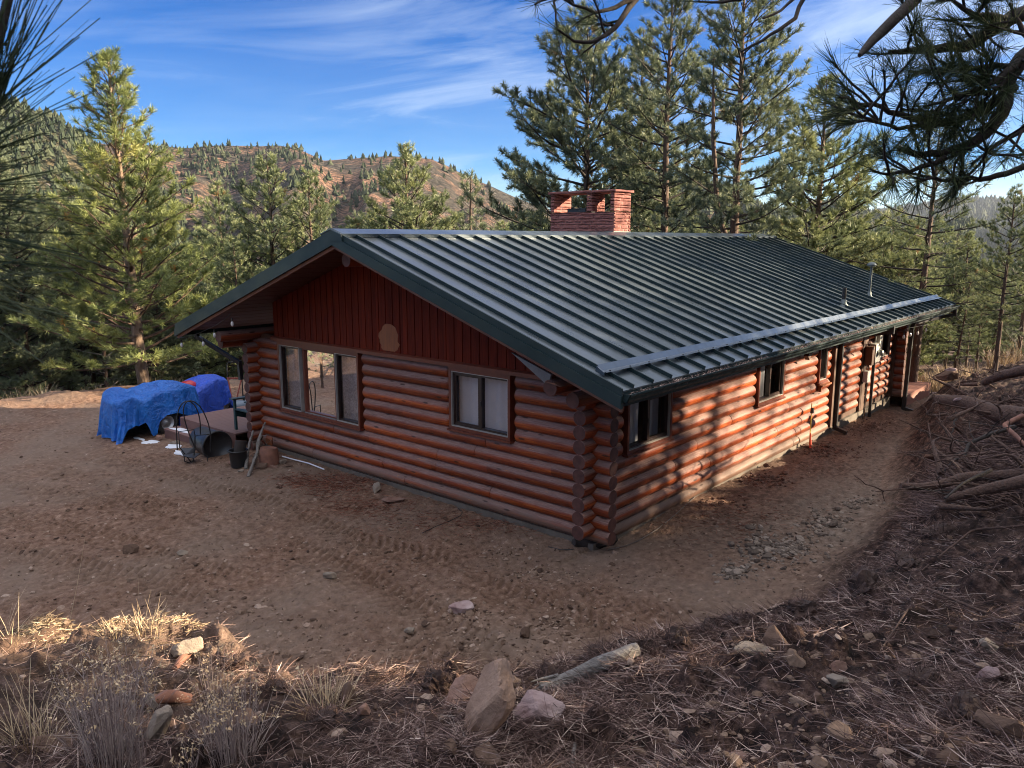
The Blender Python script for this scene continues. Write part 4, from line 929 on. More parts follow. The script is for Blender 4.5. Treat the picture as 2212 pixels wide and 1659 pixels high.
mb = MB(); tb = at(2420, 1200, 5.2); tb = [at(2440, 1350, 5.0), at(2400, 900, 5.2), at(2350, 500, 5.3), at(2300, 180, 5.4), at(2290, -200, 5.5), at(2270, -700, 5.6)]
tb[0] = np.array(nb)-[0, 0, .3]
mb.tube([rel(p) for p in tb], [.16, .14, .12, .10, .085, .06], 12, rough=.05, rnd=rnd); mb.build('trunk', BARK, near)
K = lambda pts, d0, d1: [rel(at(*K3(x, y), d0+(d1-d0)*i/(len(pts)-1))) for i, (x, y) in enumerate(pts)]
K_2 = lambda pts, d0, d1: [rel(at(*K2(x, y), d0+(d1-d0)*i/(len(pts)-1))) for i, (x, y) in enumerate(pts)]
B = [(K([(2560,330),(2230,330),(2130,480),(2060,720),(2030,800),(1930,900),(1760,990),(1560,1020),(1400,960)], 5.3, 4.6), .055, 1.0),
     (K([(2150,560),(1950,720),(1750,790),(1560,790),(1400,740),(1250,690),(1100,660),(1015,632)], 5.1, 4.3), .028, 1.25),
     (K([(1750,790),(1500,832),(1330,830),(1180,765),(1110,700)], 4.8, 4.2), .014, 1.2),
     (K([(2560,60),(2212,90),(2090,130),(1950,250),(1780,310),(1600,320),(1450,350),(1340,335)], 5.3, 4.7), .05, .8),
     (K([(2090,130),(2010,100),(1880,110),(1840,60),(1750,20),(1640,10)], 5.1, 4.9), .024, 1.6),
     (K([(1700,1020),(1500,1115),(1350,1130),(1215,1098)], 4.7, 4.3), .014, 1.0),
     (K([(2500,900),(2212,1090),(2000,1150),(1850,1180),(1700,1160),(1500,1150)], 5.2, 4.5), .022, .9),
     (K([(2180,400),(2080,480),(1950,560),(1750,640),(1560,690)], 5.1, 4.6), .022, 2.6),
     (K([(2180,430),(2050,430),(1900,440),(1700,440),(1500,480)], 5.1, 4.8), .018, 2.2),
     (K([(2250,800),(2150,880),(2050,930),(1950,1000),(1870,1060)], 5.0, 4.7), .016, 2.2),
     (K([(2120,480),(2000,620),(1850,640),(1750,600)], 5.0, 4.8), .016, 2.4),
     (K([(2300,300),(2200,200),(2150,120),(2120,20)], 5.0, 5.0), .02, 1.4)]
near_bough(B, rs, None, parent=near, n=48, L=.14)
bs = near_bough([(K([(1800,-420),(1505,-5),(1385,110),(1240,260),(1146,360)], 5.0, 4.4), .05, 0)], rs, None, 'dead_branch', parent=near) if False else None
mb = MB(); dp = K([(2250,-700),(1620,-150),(1505,-5),(1440,60),(1385,112),(1300,195),(1240,255),(1180,320),(1146,360)], 5.0, 4.3)
mb.tube(dp, [.04, .036, .032, .031, .028, .026, .023, .018, .010], 9, rough=.07, rnd=rnd); db = mb.build('dead_branch', BARK_D, near); db['label'] = 'bare dark stick with a broken tip'
B = [(K_2([(2250,-300),(1900,-10),(1850,60),(1780,180),(1690,242),(1600,287),(1480,265),(1400,190)], 5.0, 4.5), .026, .30),
     (K_2([(1900,-10),(1750,70),(1620,72),(1500,20),(1380,-20)], 4.9, 4.6), .014, .55),
     (K_2([(1780,180),(1700,160),(1650,100)], 4.8, 4.7), .010, .8),
     (K_2([(1400,-40),(1300,-5),(1255,30)], 4.8, 4.7), .008, 1.0),
     (K([(900,-160),(790,0),(720,120),(560,230),(380,335)], 4.9, 4.5), .016, .0), (K([(820,-140),(715,0),(650,80),(520,120)], 4.9, 4.6), .012, .0), (K([(500,-120),(420,-20),(300,20),(100,10)], 4.9, 4.6), .012, .5)]
near_bough(B, rs, None, parent=near, n=30)
ln = tag(empty('pine_tree', tuple(at(-420, 700, 2.6)*[1, 1, 0]+[0, 0, 2.3])), 'very near pine at the left edge with out of focus needles', 'pine tree'); nb = Vector(ln.location)
mb = MB(); mb.tube([(0, 0, -.3), (0, .02, 1.5), (.05, .02, 3.2), (.02, 0, 5)], [.12, .10, .08, .05], 10, rough=.05, rnd=rnd); mb.build('trunk', BARK, ln)
Q = lambda pts, d: [rel(at(x, y, d)) for x, y in pts]
B = [(Q([(-330,700),(-200,560),(-120,430),(-60,330),(-20,250),(10,160)], 1.15), .008, 0), (Q([(-120,430),(-60,300),(-30,180),(5,60),(20,-10)], 1.12), .006, 0), (Q([(-330,740),(-200,640),(-100,560),(-45,520)], 1.05), .007, 0)]
lo = near_bough(B, rs, None, parent=ln, n=4)
pts = [(8,140,(.2,1)),(-5,215,(.8,.9)),(15,60,(.1,1)),(-30,300,(.9,.45)),(-40,360,(1,.25)),(-55,430,(1,0)),(-60,500,(1,-.12)),(-75,560,(1,-.25)),(-60,250,(.3,1)),(-30,90,(.2,1)),(-90,620,(1,-.1)),(-40,400,(1,.1))]
P = np.array([rel(at(x, y, 1.1)) for x, y, _ in pts]); D = np.array([cr_*a+cu*b for _, _, (a, b) in pts]); D /= np.linalg.norm(D, axis=1)[:, None]
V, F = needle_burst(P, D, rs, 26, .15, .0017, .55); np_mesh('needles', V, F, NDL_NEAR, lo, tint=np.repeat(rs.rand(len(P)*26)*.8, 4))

# ------------------------------------------------------------------ rocks
def ribbons(P, D, Nn, L, w, bend, rs_):
    """curved 3-piece ribbons"""
    n = len(P); t = np.array([0, .35, .7, 1.0]); side = np.cross(D, Nn); side /= np.maximum(np.linalg.norm(side, axis=1), 1e-6)[:, None]
    c = P[:, None]+D[:, None]*(L[:, None]*t)[..., None]+Nn[:, None]*(bend[:, None]*L[:, None]*(t*t))[..., None]; ww = (w[:, None]*np.array([1, 1, .8, .25])/2)[..., None]*side[:, None]
    V = np.concatenate([c-ww, c+ww], 1).reshape(-1, 3); b = np.arange(n)[:, None, None]*8; q = np.array([[0, 4, 5, 1], [1, 5, 6, 2], [2, 6, 7, 3]])[None]; return V, (b+q).reshape(-1, 4), 8
def rock_mat(name, c1, c2, c3):
    m, t = newmat(name); tc = t.add('ShaderNodeTexCoord').outputs['Object']; n = t.noise(tc, 6, 7, .68); n2 = t.noise(tc, 30, 4, .7); n3 = t.noise(tc, 2.2, 3)
    col = t.mix(t.ramp(n3, [(.4, 0.0), (.62, .8)]), t.ramp(n, [(.3, c2), (.68, c1)]), c3)
    finish(t, Base=col, Roughness=.9, Spec=.25, bump=t.math('ADD', n, t.math('MULTIPLY', n2, .5)), bump_strength=.9, bump_distance=.02); return m
RK_R = rock_mat('reddish_rock', (.34, .205, .155), (.16, .085, .062), (.22, .15, .12)); RK_P = rock_mat('pink_quartz_rock', (.42, .30, .28), (.20, .12, .115), (.50, .40, .38)); RK_G = rock_mat('grey_rock', (.30, .25, .205), (.14, .112, .092), (.36, .285, .21))
RK_T = rock_mat('tan_rock', (.40, .275, .20), (.20, .12, .085), (.30, .20, .15)); RK_D = rock_mat('brown_rock', (.20, .13, .095), (.09, .055, .040), (.14, .09, .065))
def ico(sub):
    import bmesh
    b = bmesh.new(); bmesh.ops.create_icosphere(b, subdivisions=sub, radius=1); V = np.array([v.co[:] for v in b.verts]); F = np.array([[v.index for v in f.verts] for f in b.faces]); b.free(); return V, F
ICO4, ICO2 = ico(4), ico(2)
def rock_shape(rs, base, planes=11, noise=.05):
    V, F = base; N = rs.normal(size=(planes, 3)); N /= np.linalg.norm(N, axis=1)[:, None]; dd = rs.uniform(.5, .95, planes); dot = V@N.T
    r = np.where(dot > .05, dd/np.maximum(dot, .05), 9).min(1); r = np.minimum(r, 1.25)
    nz = fbm(V[:, 0]*2.1+7, V[:, 1]*2.1+V[:, 2]*1.7, 4, rs.randint(50)); return V*(r*(1+noise*nz*2))[:, None], F
def rock(px, py, sw, sh, label, mat, rz=0.0, roll=0.0, sd=None, z0=1.6, name='rock', p=None, sink=.3, yaw=0.0, planes=11, group=None):
    """sw, sh: apparent width and height in photo pixels at that spot"""
    global _rk; rs_r = np.random.RandomState(sd if sd is not None else int(px*3+py))
    q = on_ground(px, py, z0) if p is None else np.array(p); dist = np.linalg.norm(q-CAM); a = sw*dist/FP/2; h = sh*dist/FP/2
    V, F = rock_shape(rs_r, ICO4, planes); V = V/np.abs(V).max(0); V = V*np.array([a, (a+h)*.42, h])
    c, s = math.cos(roll), math.sin(roll); V = V@np.array([[c, 0, s], [0, 1, 0], [-s, 0, c]]).T
    th = HD-math.pi/2+yaw; c, s = math.cos(th), math.sin(th); V = V@np.array([[c, s, 0], [-s, c, 0], [0, 0, 1]])
    V[:, 2] += -V[:, 2].min()*(1-sink); o = np_mesh(name, V, F, mat); 
    o.location = q; return tag(o, label, 'rock', group)
rock(1066, 1592, 84, 205, 'tall tan boulder standing tilted in the foreground, largest of the bank rocks', RK_T, roll=.55, sd=5, planes=9, sink=.12)
rock(1165, 1560, 100, 66, 'pinkish quartz boulder right of the tall tilted boulder', RK_P, roll=.35, sd=8, planes=14)
rock(1000, 1535, 92, 80, 'blocky pink-brown rock left of the tall tilted boulder', RK_R, roll=-.5, sd=21, planes=12)
rock(1052, 1655, 60, 60, 'lumpy brown stone at the bottom edge below the tall boulder', RK_D, sd=4)
rock(404, 1420, 66, 46, 'grey rounded rock on the sunlit heap at the left', RK_G, roll=-.35, sd=9, z0=1.2)
rock(1625, 1428, 82, 52, 'broad grey-brown rock on the right bank, lower of the touching pair', RK_G, roll=.2, sd=14)
rock(1672, 1415, 60, 72, 'pointed tan rock leaning behind the broad grey-brown rock', RK_D, roll=.5, sd=15)
rock(1805, 1484, 40, 36, 'dark grey stone among pebbles on the right bank', RK_G, sd=16)
rock(1812, 1448, 38, 28, 'small tan stone just above the dark grey stone', RK_R, sd=17)
rock(2138, 1470, 54, 36, 'pink faceted stone on the right bank near the picture edge', RK_P, sd=18)
rock(2140, 1412, 44, 34, 'grey stone just above the pink faceted stone on the right bank', RK_G, sd=19)
rock(1764, 1520, 30, 26, 'square dark pinkish stone near needles on the right bank', RK_D, sd=20)
rock(756, 1525, 40, 62, 'upright brown slab left of the clods on the foreground bank', RK_D, roll=.3, sd=22)
rock(790, 1545, 36, 34, 'rounded reddish stone beside the upright brown slab', RK_R, sd=23)
rock(330, 1530, 28, 44, 'small grey stone behind the near left shrub', RK_G, sd=24)
rock(345, 1600, 34, 80, 'flat grey slab standing between the two dry shrubs', RK_G, roll=.45, sd=25, sink=.25)
rock(255, 1640, 40, 60, 'grey-green slab at the bottom edge under the left shrub', RK_G, roll=.2, sd=26)
rock(120, 1625, 90, 40, 'broad flat stone half buried at the bottom left', RK_D, sd=27)
rock(2100, 1558, 48, 40, 'brown broken clod at the lower right', RK_D, sd=30)
rock(2150, 1590, 80, 58, 'large dark brown clod near the lower right corner', RK_D, sd=31)
rock(1590, 1652, 60, 34, 'pinkish stone cut by the bottom edge right of centre', RK_R, sd=33)
rock(392, 1198, 26, 14, 'lone grey stone on the rutted dirt left of centre', RK_G, sd=34, z0=-.2)
rock(812, 1062, 24, 26, 'pale angular stone at the foot of the gable wall', RK_G, sd=35, z0=-.2)
rock(996, 1322, 56, 26, 'flat pinkish stone in the gravel patch of the yard', RK_P, sd=36, z0=-.2, sink=.45)
rock(886, 1366, 26, 16, 'small grey block on the tyre tracks', RK_G, sd=37, z0=-.2)
rock(712, 1248, 30, 20, 'pale stone with white edge in the yard', RK_G, sd=38, z0=-.2)
CLOD = simple('root_bound_soil', (.10, .058, .044), (.022, .013, .010), 9, .95, bump=1.0, bd=.03)
def clod(px, py, sw, sh, label, sd):
    q = on_ground(px, py, 1.6); r_ = np.random.RandomState(sd); dist = np.linalg.norm(q-CAM); a = sw*dist/FP/2; h = sh*dist/FP/2
    V, F = rock_shape(r_, ICO4, 16, .05); n1_ = fbm(V[:, 0]*4+sd, V[:, 1]*4+V[:, 2]*3, 4, sd % 40, .65); V = V*(1+.45*n1_)[:, None]*np.array([a, a*.9, h]); V[:, 2] += h*.45
    root = tag(empty('soil_clod', tuple(q), sd), label, 'clod', 'torn root clods along the bank lip'); np_mesh('soil', V, F, CLOD, root)
    n = 260; i_ = r_.randint(0, len(V), n); P = V[i_]; D = P/np.maximum(np.linalg.norm(P, axis=1), .01)[:, None]+r_.normal(0, .7, (n, 3)); D /= np.linalg.norm(D, axis=1)[:, None]
    Vr, Fr, k = ribbons(P-D*.02, D, r_.normal(0, .6, (n, 3)), r_.uniform(.05, .13, n), np.full(n, .003), r_.normal(0, .4, n), r_); f_ = np_mesh('rootlets', Vr, Fr, LITTER, root, tint=np.repeat(r_.rand(n)**2*.6, k)); f_['kind'] = 'stuff'
rs = np.random.RandomState(9)
def stones(name, pts, sizes, mat, label, seed, kindv='stuff', flat=.55):
    rs_ = np.random.RandomState(seed); sh = [rock_shape(rs_, ICO2, 8, .08) for _ in range(10)]; Vs, Fs, Ts = [], [], []; base = 0
    for k in range(10):
        idx = np.arange(len(pts))[k::10]; V0, F0 = sh[k]; n = len(idx)
        if not n: continue
        th = rs_.rand(n)*6.28; c, s = np.cos(th), np.sin(th); sc = sizes[idx][:, None]*rs_.uniform([.7, .5, flat*.6], [1.2, 1.0, flat*1.3], (n, 3)); V = V0[None]*sc[:, None]
        X = V[..., 0]*c[:, None]-V[..., 1]*s[:, None]; Y = V[..., 0]*s[:, None]+V[..., 1]*c[:, None]; V = np.stack([X, Y, V[..., 2]], -1)+pts[idx][:, None]
        Vs.append(V.reshape(-1, 3)); Fs.append((F0[None]+base+np.arange(n)[:, None, None]*len(V0)).reshape(-1, 3)); base += n*len(V0); Ts.append(np.repeat(rs_.rand(n), len(V0)))
    o = np_mesh(name, np.vstack(Vs), np.vstack(Fs), mat, tint=np.concatenate(Ts)); tag(o, label, 'gravel', kind=kindv)
PEB = tint_mat('loose_stones', [(0, (.055, .034, .025)), (.3, (.12, .075, .052)), (.6, (.21, .145, .105)), (.85, (.29, .205, .155)), (1, (.38, .29, .23))], rough=.9, spec=.2, noise=40)
def scatter(n, rs_, a0=-36, a1=36, r0=2.6, r1=26, pw=1.6):
    A = np.radians(rs_.uniform(a0, a1, n)); R = (r0**(-pw)+(r1**(-pw)-r0**(-pw))*rs_.rand(n))**(-1/pw); return CAM[0]+R*np.cos(A+HD), CAM[1]+R*np.sin(A+HD), R
X, Y, R = scatter(46000, rs, r0=5, r1=27, pw=.6); z, b = ground_z(X, Y, mask=True)
k = (b < .5) & ~((X > -.3) & (X < 15.6) & (Y > -.3) & (Y < 9.5)) & (rs.rand(len(X)) < np.clip(.45+.9*fbm(X*.8, Y*.8, 3, 90), .05, 1)); X, Y, z, R = X[k], Y[k], z[k], R[k]
s_ = np.exp(rs.normal(-4.4, .58, len(X))); stones('gravel', np.stack([X, Y, z+s_*.05], 1), s_, PEB, 'loose stones scattered over the graded dirt yard', 1)
X, Y, R = scatter(9000, rs, r0=2.4, r1=15, pw=1.4); z, b = ground_z(X, Y, mask=True); k = (b > .6) & (rs.rand(len(X)) < np.clip(.35+1.2*fbm(X*.9, Y*.9, 3, 91), .03, 1)); X, Y, z = X[k], Y[k], z[k]
s_ = np.exp(rs.normal(-4.2, .6, len(X))); stones('bank_stones', np.stack([X, Y, z+s_*.15], 1), s_, PEB, 'broken stones on the dug earth bank', 2)
def patch(name, cs, n, smu, mat, label, seed, z0=-.2):
    rs_ = np.random.RandomState(seed); P = []
    for (px, py, rx, ry, w_) in cs:
        for _ in range(int(n*w_)):
            a_, q = rs_.rand()*6.28, abs(rs_.normal(0, .62)); P.append(onz(px+rx*q*math.cos(a_), py+ry*q*math.sin(a_), z0)[:2])
    P = np.array(P); z = ground_z(P[:, 0], P[:, 1]); s_ = np.exp(rs_.normal(smu, .5, len(P))); stones(name, np.column_stack([P, z+s_*.2]), s_, mat, label, seed)
PEBG = tint_mat('grey_gravel', [(0, (.08, .062, .050)), (.5, (.17, .135, .11)), (1, (.30, .245, .20))], rough=.9, spec=.2, noise=40)
patch('grey_gravel', [(1700, 1190, 75, 38, .35), (1640, 1180, 50, 45, .2), (1585, 1235, 45, 20, .15), (1780, 1130, 60, 28, .2), (1850, 1085, 50, 18, .1)], 1500, -3.75, PEBG, 'pile of grey broken stones in the trench beside the long wall', 4)
patch('pink_gravel', [(1000, 1320, 70, 26, .3), (1150, 1235, 90, 20, .3), (1200, 1350, 70, 20, .2), (1100, 1195, 70, 16, .2)], 520, -4.15, PEB, 'patches of broken stones pressed into the yard', 5)
patch('soil_lumps', [(1640, 1035, 95, 30, .3), (1780, 965, 90, 25, .4), (1880, 915, 60, 18, .2), (1560, 1090, 60, 20, .1)], 900, -3.9, simple('dark_soil_lumps', (.13, .07, .048), (.07, .038, .028), 9, .95), 'dark lumps of dug soil along the long wall', 6)

# ------------------------------------------------------------------ needle litter, grass, shrubs
def litter(name, X, Y, label, seed, Lr=(.09, .17), w=.0034, lift=.02, tmul=1.0, mat=LITTER):
    rs_ = np.random.RandomState(seed); n = len(X); z = ground_z(X, Y)+rs_.rand(n)**2*lift+.004; th = rs_.rand(n)*6.28+.0; el = rs_.normal(.05, .22, n)
    D = np.stack([np.cos(th)*np.cos(el), np.sin(th)*np.cos(el), np.sin(el)], 1); N = np.cross(D, rs_.normal(size=(n, 3))); N /= np.linalg.norm(N, axis=1)[:, None]
    V, F, k = ribbons(np.stack([X, Y, z], 1), D, N*[1, 1, .35], rs_.uniform(*Lr, n), np.full(n, w)*rs_.uniform(.7, 1.3, n), rs_.normal(0, .28, n), rs_)
    o = np_mesh(name, V, F, mat, tint=np.repeat(np.clip(rs_.rand(n)**1.2*tmul, 0, 1), k)); tag(o, label, 'pine litter', kind='stuff')
rs = np.random.RandomState(15); X, Y, R = scatter(230000, rs, r0=2.3, r1=16, pw=1.2); z, b = ground_z(X, Y, mask=True)
az = np.degrees(np.arctan2(Y-CAM[1], X-CAM[0])-HD); dn = np.clip(.62+1.7*fbm(X*1.15, Y*1.15, 4, 95), .06, 1)*np.clip((20-az)/12, .22, 1); k = (b > .55) & (rs.rand(len(X)) < dn)
litter('pine_litter', X[k], Y[k], 'brown pine needles thick over the foreground bank', 3)
X2, Y2 = X[k][::5], Y[k][::5]; litter('dark_rootlets', X2, Y2, 'dark fibrous rootlets mixed into the foreground bank', 31, (.05, .22), .003, .05, .30)
P = np.vstack([np.array([onz(rs.normal(px, sx), rs.normal(py, sy), -.2)[:2] for _ in range(n_)]) for (px, py, sx, sy, n_) in ((720, 1050, 50, 12, 1700), (800, 1095, 60, 10, 700), (640, 1040, 30, 8, 400), (950, 1130, 90, 14, 600), (1100, 1140, 60, 12, 300), (1560, 1120, 90, 25, 500))])
k = ~((P[:, 0] > -.1) & (P[:, 1] > -.1)); P = P[k]
RLIT = tint_mat('red_pine_litter', [(0, (.08, .03, .022)), (.6, (.24, .095, .062)), (1, (.36, .18, .12))], rough=.9, spec=.15); litter('fallen_needles', P[:, 0], P[:, 1], 'reddish pine needles fallen along the foot of the gable wall', 5, w=.006, mat=RLIT)
STRAWX, STRAWY = None, None
DRYG = tint_mat('dry_grass_blades', [(0, (.22, .15, .10)), (.5, (.42, .31, .19)), (1, (.62, .50, .33))], rough=.8, spec=.2)
rs = np.random.RandomState(71); P = np.array([onz(rs.uniform(20, 440), 1352+abs(rs.normal(0, 30)), 1.25)[:2] for _ in range(3200)]); litter('straw', P[:, 0], P[:, 1], 'straw-coloured chips and dry grass on top of the left heap', 72, (.02, .08), .0055, .03, 1.0, DRYG)
for i, (px, py, a, b_, lab) in enumerate([(945, 1492, 60, 60, 'torn dark clod left of the pink-brown boulder on the lip'), (1462, 1412, 80, 85, 'largest dark root clod right of the grey log'), (1395, 1402, 66, 46, 'low dark clod touching the right end of the grey log'), (1300, 1418, 60, 40, 'dark clod behind the middle of the grey log'), (1190, 1462, 66, 40, 'dark clod behind the splintered end of the grey log'), (1530, 1372, 56, 40, 'dark clod on the lip left of the touching rocks'), (1600, 1350, 66, 40, 'dark clod on the lip above the touching rocks'), (1740, 1330, 80, 52, 'broad brown clod on the lip above the pebbles'), (1860, 1290, 90, 60, 'large brown clod on the right lip'), (1960, 1225, 70, 50, 'dark clod where the lip turns towards the brush pile'), (2030, 1165, 60, 48, 'dark clod below the branch pointing into the trench'), (845, 1482, 56, 34, 'small dark clod left of centre on the lip'), (590, 1492, 56, 34, 'dark clod beside the matted pale grass'), (700, 1570, 70, 46, 'dark clod among the needles below the matted grass'), (500, 1440, 60, 40, 'dark clod on the flank of the left heap'), (1520, 1470, 70, 44, 'dark clod below the touching rocks'), (1980, 1490, 80, 56, 'wide brown clod left of the pink faceted stone'), (2080, 1560, 90, 60, 'crumbling brown clod near the lower right corner'), (1300, 1640, 60, 34, 'low dark clod at the bottom centre')]): clod(px, py, a, b_, lab, 300+i)
def grass_tuft(q, n, hgt, rad, seed, label, grp=None, tilt=.45, w=.004, mat=DRYG):
    rs_ = np.random.RandomState(seed); th = rs_.rand(n)*6.28; rr = rad*rs_.rand(n)**.7; P = np.stack([rr*np.cos(th), rr*np.sin(th), np.zeros(n)-.02], 1)
    az = th+rs_.normal(0, .8, n); el = math.pi/2-np.abs(rs_.normal(0, tilt, n)); D = np.stack([np.cos(az)*np.cos(el), np.sin(az)*np.cos(el), np.sin(el)], 1); N = np.stack([np.cos(az)*np.sin(el), np.sin(az)*np.sin(el), -np.cos(el)], 1)
    V, F, k = ribbons(P, D, N, hgt*rs_.uniform(.35, 1, n), np.full(n, w), rs_.uniform(.05, .6, n), rs_); o = np_mesh('dry_grass', V, F, mat, tint=np.repeat(rs_.rand(n), k)); o.location = q; tag(o, label, 'grass tuft', grp)
for i, (px, py, n, h, r_, lab, g) in enumerate([(312, 1372, 90, .30, .12, 'straw grass tuft standing on the sunlit heap', None), (250, 1378, 40, .25, .12, 'low straw tuft left of the tuft on the sunlit heap', None), (60, 1620, 120, .42, .15, 'arching dry grass clump in the bottom left corner', None),
      (700, 1530, 160, .26, .18, 'matted pale grass on the crest left of the boulders', None), (1350, 1440, 150, .14, .14, 'dark needle clump behind the grey log', None), (1420, 1400, 150, .14, .14, 'dark needle clump right of the grey log', None), (20, 1400, 30, .35, .12, 'thin dry stalks at the left edge of the heap', None)]):
    grass_tuft(on_ground(px, py, 1.5), n, h, r_, 100+i, lab, g, mat=DRYG if i not in (4, 5) else LITTER)
rs = np.random.RandomState(5)
for i in range(34):
    px = rs.uniform(1935, 2215); p = at(px, 800, rs.uniform(29, 36)); p[2] = gz(p[0], p[1]); grass_tuft(p, 60, rs.uniform(.6, 1.2), .35, 300+i, 'tall straw-coloured grass beyond the far deck', 'tall grass beyond the far deck', .3, .012)
for i in range(26):
    px = rs.uniform(-60, 560); p = at(px, 840, rs.uniform(28.5, 31)); p[2] = gz(p[0], p[1]); grass_tuft(p, 50, rs.uniform(.3, .6), .4, 400+i, 'dull grass along the far edge of the yard', 'grass along the yard edge', .5, .012)
STEM = tint_mat('grey_shrub_stems', [(0, (.18, .13, .12)), (.5, (.38, .29, .26)), (1, (.55, .45, .38))], rough=.85, spec=.2); FLOW = tint_mat('dried_flower_heads', [(0, (.46, .31, .17)), (1, (.82, .64, .42))], rough=.9, spec=.1)
def shrub(q, n, h, r_, seed, label):
    rs_ = np.random.RandomState(seed); root = tag(empty('dry_shrub', tuple(q)), label, 'shrub'); th = rs_.rand(n)*6.28; rr = .35*r_*rs_.rand(n)**.5
    P = np.stack([rr*np.cos(th), rr*np.sin(th), np.zeros(n)-.03], 1); el = math.pi/2-np.abs(rs_.normal(.12, .28, n)); az = th+rs_.normal(0, .3, n)
    D = np.stack([np.cos(az)*np.cos(el), np.sin(az)*np.cos(el), np.sin(el)], 1); L = h*rs_.uniform(.45, 1.05, n); N = np.stack([-np.cos(az)*.6, -np.sin(az)*.6, np.ones(n)*.6], 1); bend = rs_.uniform(-.05, .25, n)
    V, F, k = ribbons(P, D, N, L, np.full(n, .0034), bend, rs_); tn = np.repeat(rs_.rand(n), k); tips = P+D*L[:, None]+N*(bend*L)[:, None]
    m_ = n*2; i_ = rs_.randint(0, n, m_); u = rs_.uniform(.45, .9, m_); P2 = P[i_]+D[i_]*(L[i_]*u)[:, None]+N[i_]*(bend[i_]*L[i_]*u*u)[:, None]; D2 = D[i_]+rs_.normal(0, .35, (m_, 3)); D2 /= np.linalg.norm(D2, axis=1)[:, None]; L2 = h*rs_.uniform(.08, .28, m_)
    V2, F2, _ = ribbons(P2, D2, np.cross(D2, [0.3, .2, 1]), L2, np.full(m_, .0024), rs_.normal(0, .1, m_), rs_); np_mesh('stems', np.vstack([V, V2]), np.vstack([F, F2+len(V)]), STEM, root, tint=np.r_[tn, np.repeat(rs_.rand(m_), k)])
    tp = np.vstack([tips, (P2+D2*L2[:, None])[::2]]); tp = tp[(tp[:, 2] > h*.62) & (rs_.rand(len(tp)) < .6)]; nf = 9; c = np.repeat(tp, nf, 0)+rs_.normal(0, .009, (len(tp)*nf, 3)); s_ = .0052; a = rs_.normal(size=c.shape)*s_; b_ = rs_.normal(size=c.shape)*s_; d_ = rs_.normal(size=c.shape)*s_
    fh = np_mesh('flower_heads', np.stack([c+a, c+b_, c+d_], 1).reshape(-1, 3), np.arange(len(c)*3).reshape(-1, 3), FLOW, root, tint=np.repeat(rs_.rand(len(c)), 3)); fh['kind'] = 'stuff'
shrub(on_ground(240, 1655, 1.8), 210, .56, .34, 1, 'wide dry flowering shrub in the left foreground'); shrub(on_ground(505, 1650, 1.8), 190, .46, .28, 2, 'paler dry shrub with dense cream flower heads near the bottom')
shrub(on_ground(305, 1660, 1.9), 30, .36, .1, 3, 'narrow flower spray between the two dry shrubs'); shrub(on_ground(405, 1668, 1.9), 24, .22, .08, 4, 'lowest small flower cluster left of the paler shrub'); shrub(on_ground(460, 1500, 1.4), 40, .34, .2, 5, 'thin leafless grey shrub on the crest left of centre')
def stalk(px, py, tx, ty, label):
    p = on_ground(px, py, 1.1); d = math.hypot(*(p-CAM)[:2]); t = at(tx, ty, d); mb = MB(); mid = (p+t)/2+cr_*.01; mb.tube([p-p, mid-p, t-p], [.0028, .0022, .0012], 5); o = mb.build('grass_stalk', DRYG, None); o.location = p; tag(o, label, 'grass stalk')
    o.data.attributes.new('tint', 'FLOAT', 'POINT').data.foreach_set('value', np.full(len(o.data.vertices), .75, np.float32))
stalk(145, 1358, 184, 1160, 'tall single dry stalk rising from the left of the heap'); stalk(300, 1352, 298, 1245, 'single stalk with curled tip on the sunlit heap'); stalk(8, 1370, 28, 1300, 'short dry stalk at the left edge'); stalk(312, 1345, 372, 1303, 'side leaning dry blade on the sunlit heap')
# ------------------------------------------------------------------ logs, roots and branches on the bank
def limb(name, pts, radii, mat, label, cat='branch', n=12, rough=.08, group=None, twigs=0, seed=1, wig=.02):
    pts = np.array(pts, float); base = pts[0].copy(); rs_ = np.random.RandomState(seed); L = np.r_[0, np.cumsum(np.linalg.norm(np.diff(pts, axis=0), axis=1))]; m = max(8, int(L[-1]/.07)); s = np.linspace(0, L[-1], m)
    c = np.stack([np.interp(s, L, pts[:, k]) for k in range(3)], 1)-base; c[1:-1] = (c[:-2]+2*c[1:-1]+c[2:])/4; c[1:-1] += rs_.normal(0, wig*radii[0], (m-2, 3)); mb = MB(); mb.tube(c, np.interp(s, L, radii), n, rough=rough, rnd=random.Random(seed))
    for i in range(twigs):
        j = rs_.randint(1, m-1); d = rs_.normal(size=3); d[2] = abs(d[2])*.6; d /= np.linalg.norm(d); l = rs_.uniform(.15, .55); q = [c[j]]
        for k in range(4): d = d+rs_.normal(0, .25, 3); d /= np.linalg.norm(d); q.append(q[-1]+d*l/4)
        mb.tube(q, np.linspace(max(.006, radii[0]*.25), .003, 5), 5)
    o = mb.build(name, mat); o.location = base; return tag(o, label, cat, group)
def gp(px, py, z0=1.7, up=0.0): p = on_ground(px, py, z0); p[2] += up; return p
lp = [gp(1168, 1500, 1.6, .05), gp(1215, 1492, 1.6, .07), gp(1290, 1462, 1.6, .085), gp(1345, 1443, 1.6, .09), gp(1374, 1432, 1.6, .10)]
lg = limb('dead_log', lp, [.028, .046, .052, .050, .044], DEADW, 'weathered grey log with a splintered end on the bank crest', 'log', n=18, rough=.10, wig=.03)
mb = MB(); o_ = np.array(lp[0]); q = np.array(lp[1])-o_
for i in range(7): a = -.05+i*.016; mb.tube([q*.9+[0, a*.4, a], q*.2+[0, a*.8, a*1.2-.01], -q*(.15+.12*((i*37) % 5)/5)+[0, a, a*1.4-.02]], [.014, .010, .002], 5)
mb.tube([q*1.8+[0, 0, -.02], q*1.8+cf*-.12-[0, 0, .07]], [.03, .014], 8); mb.build('splinters', DEADW, lg)
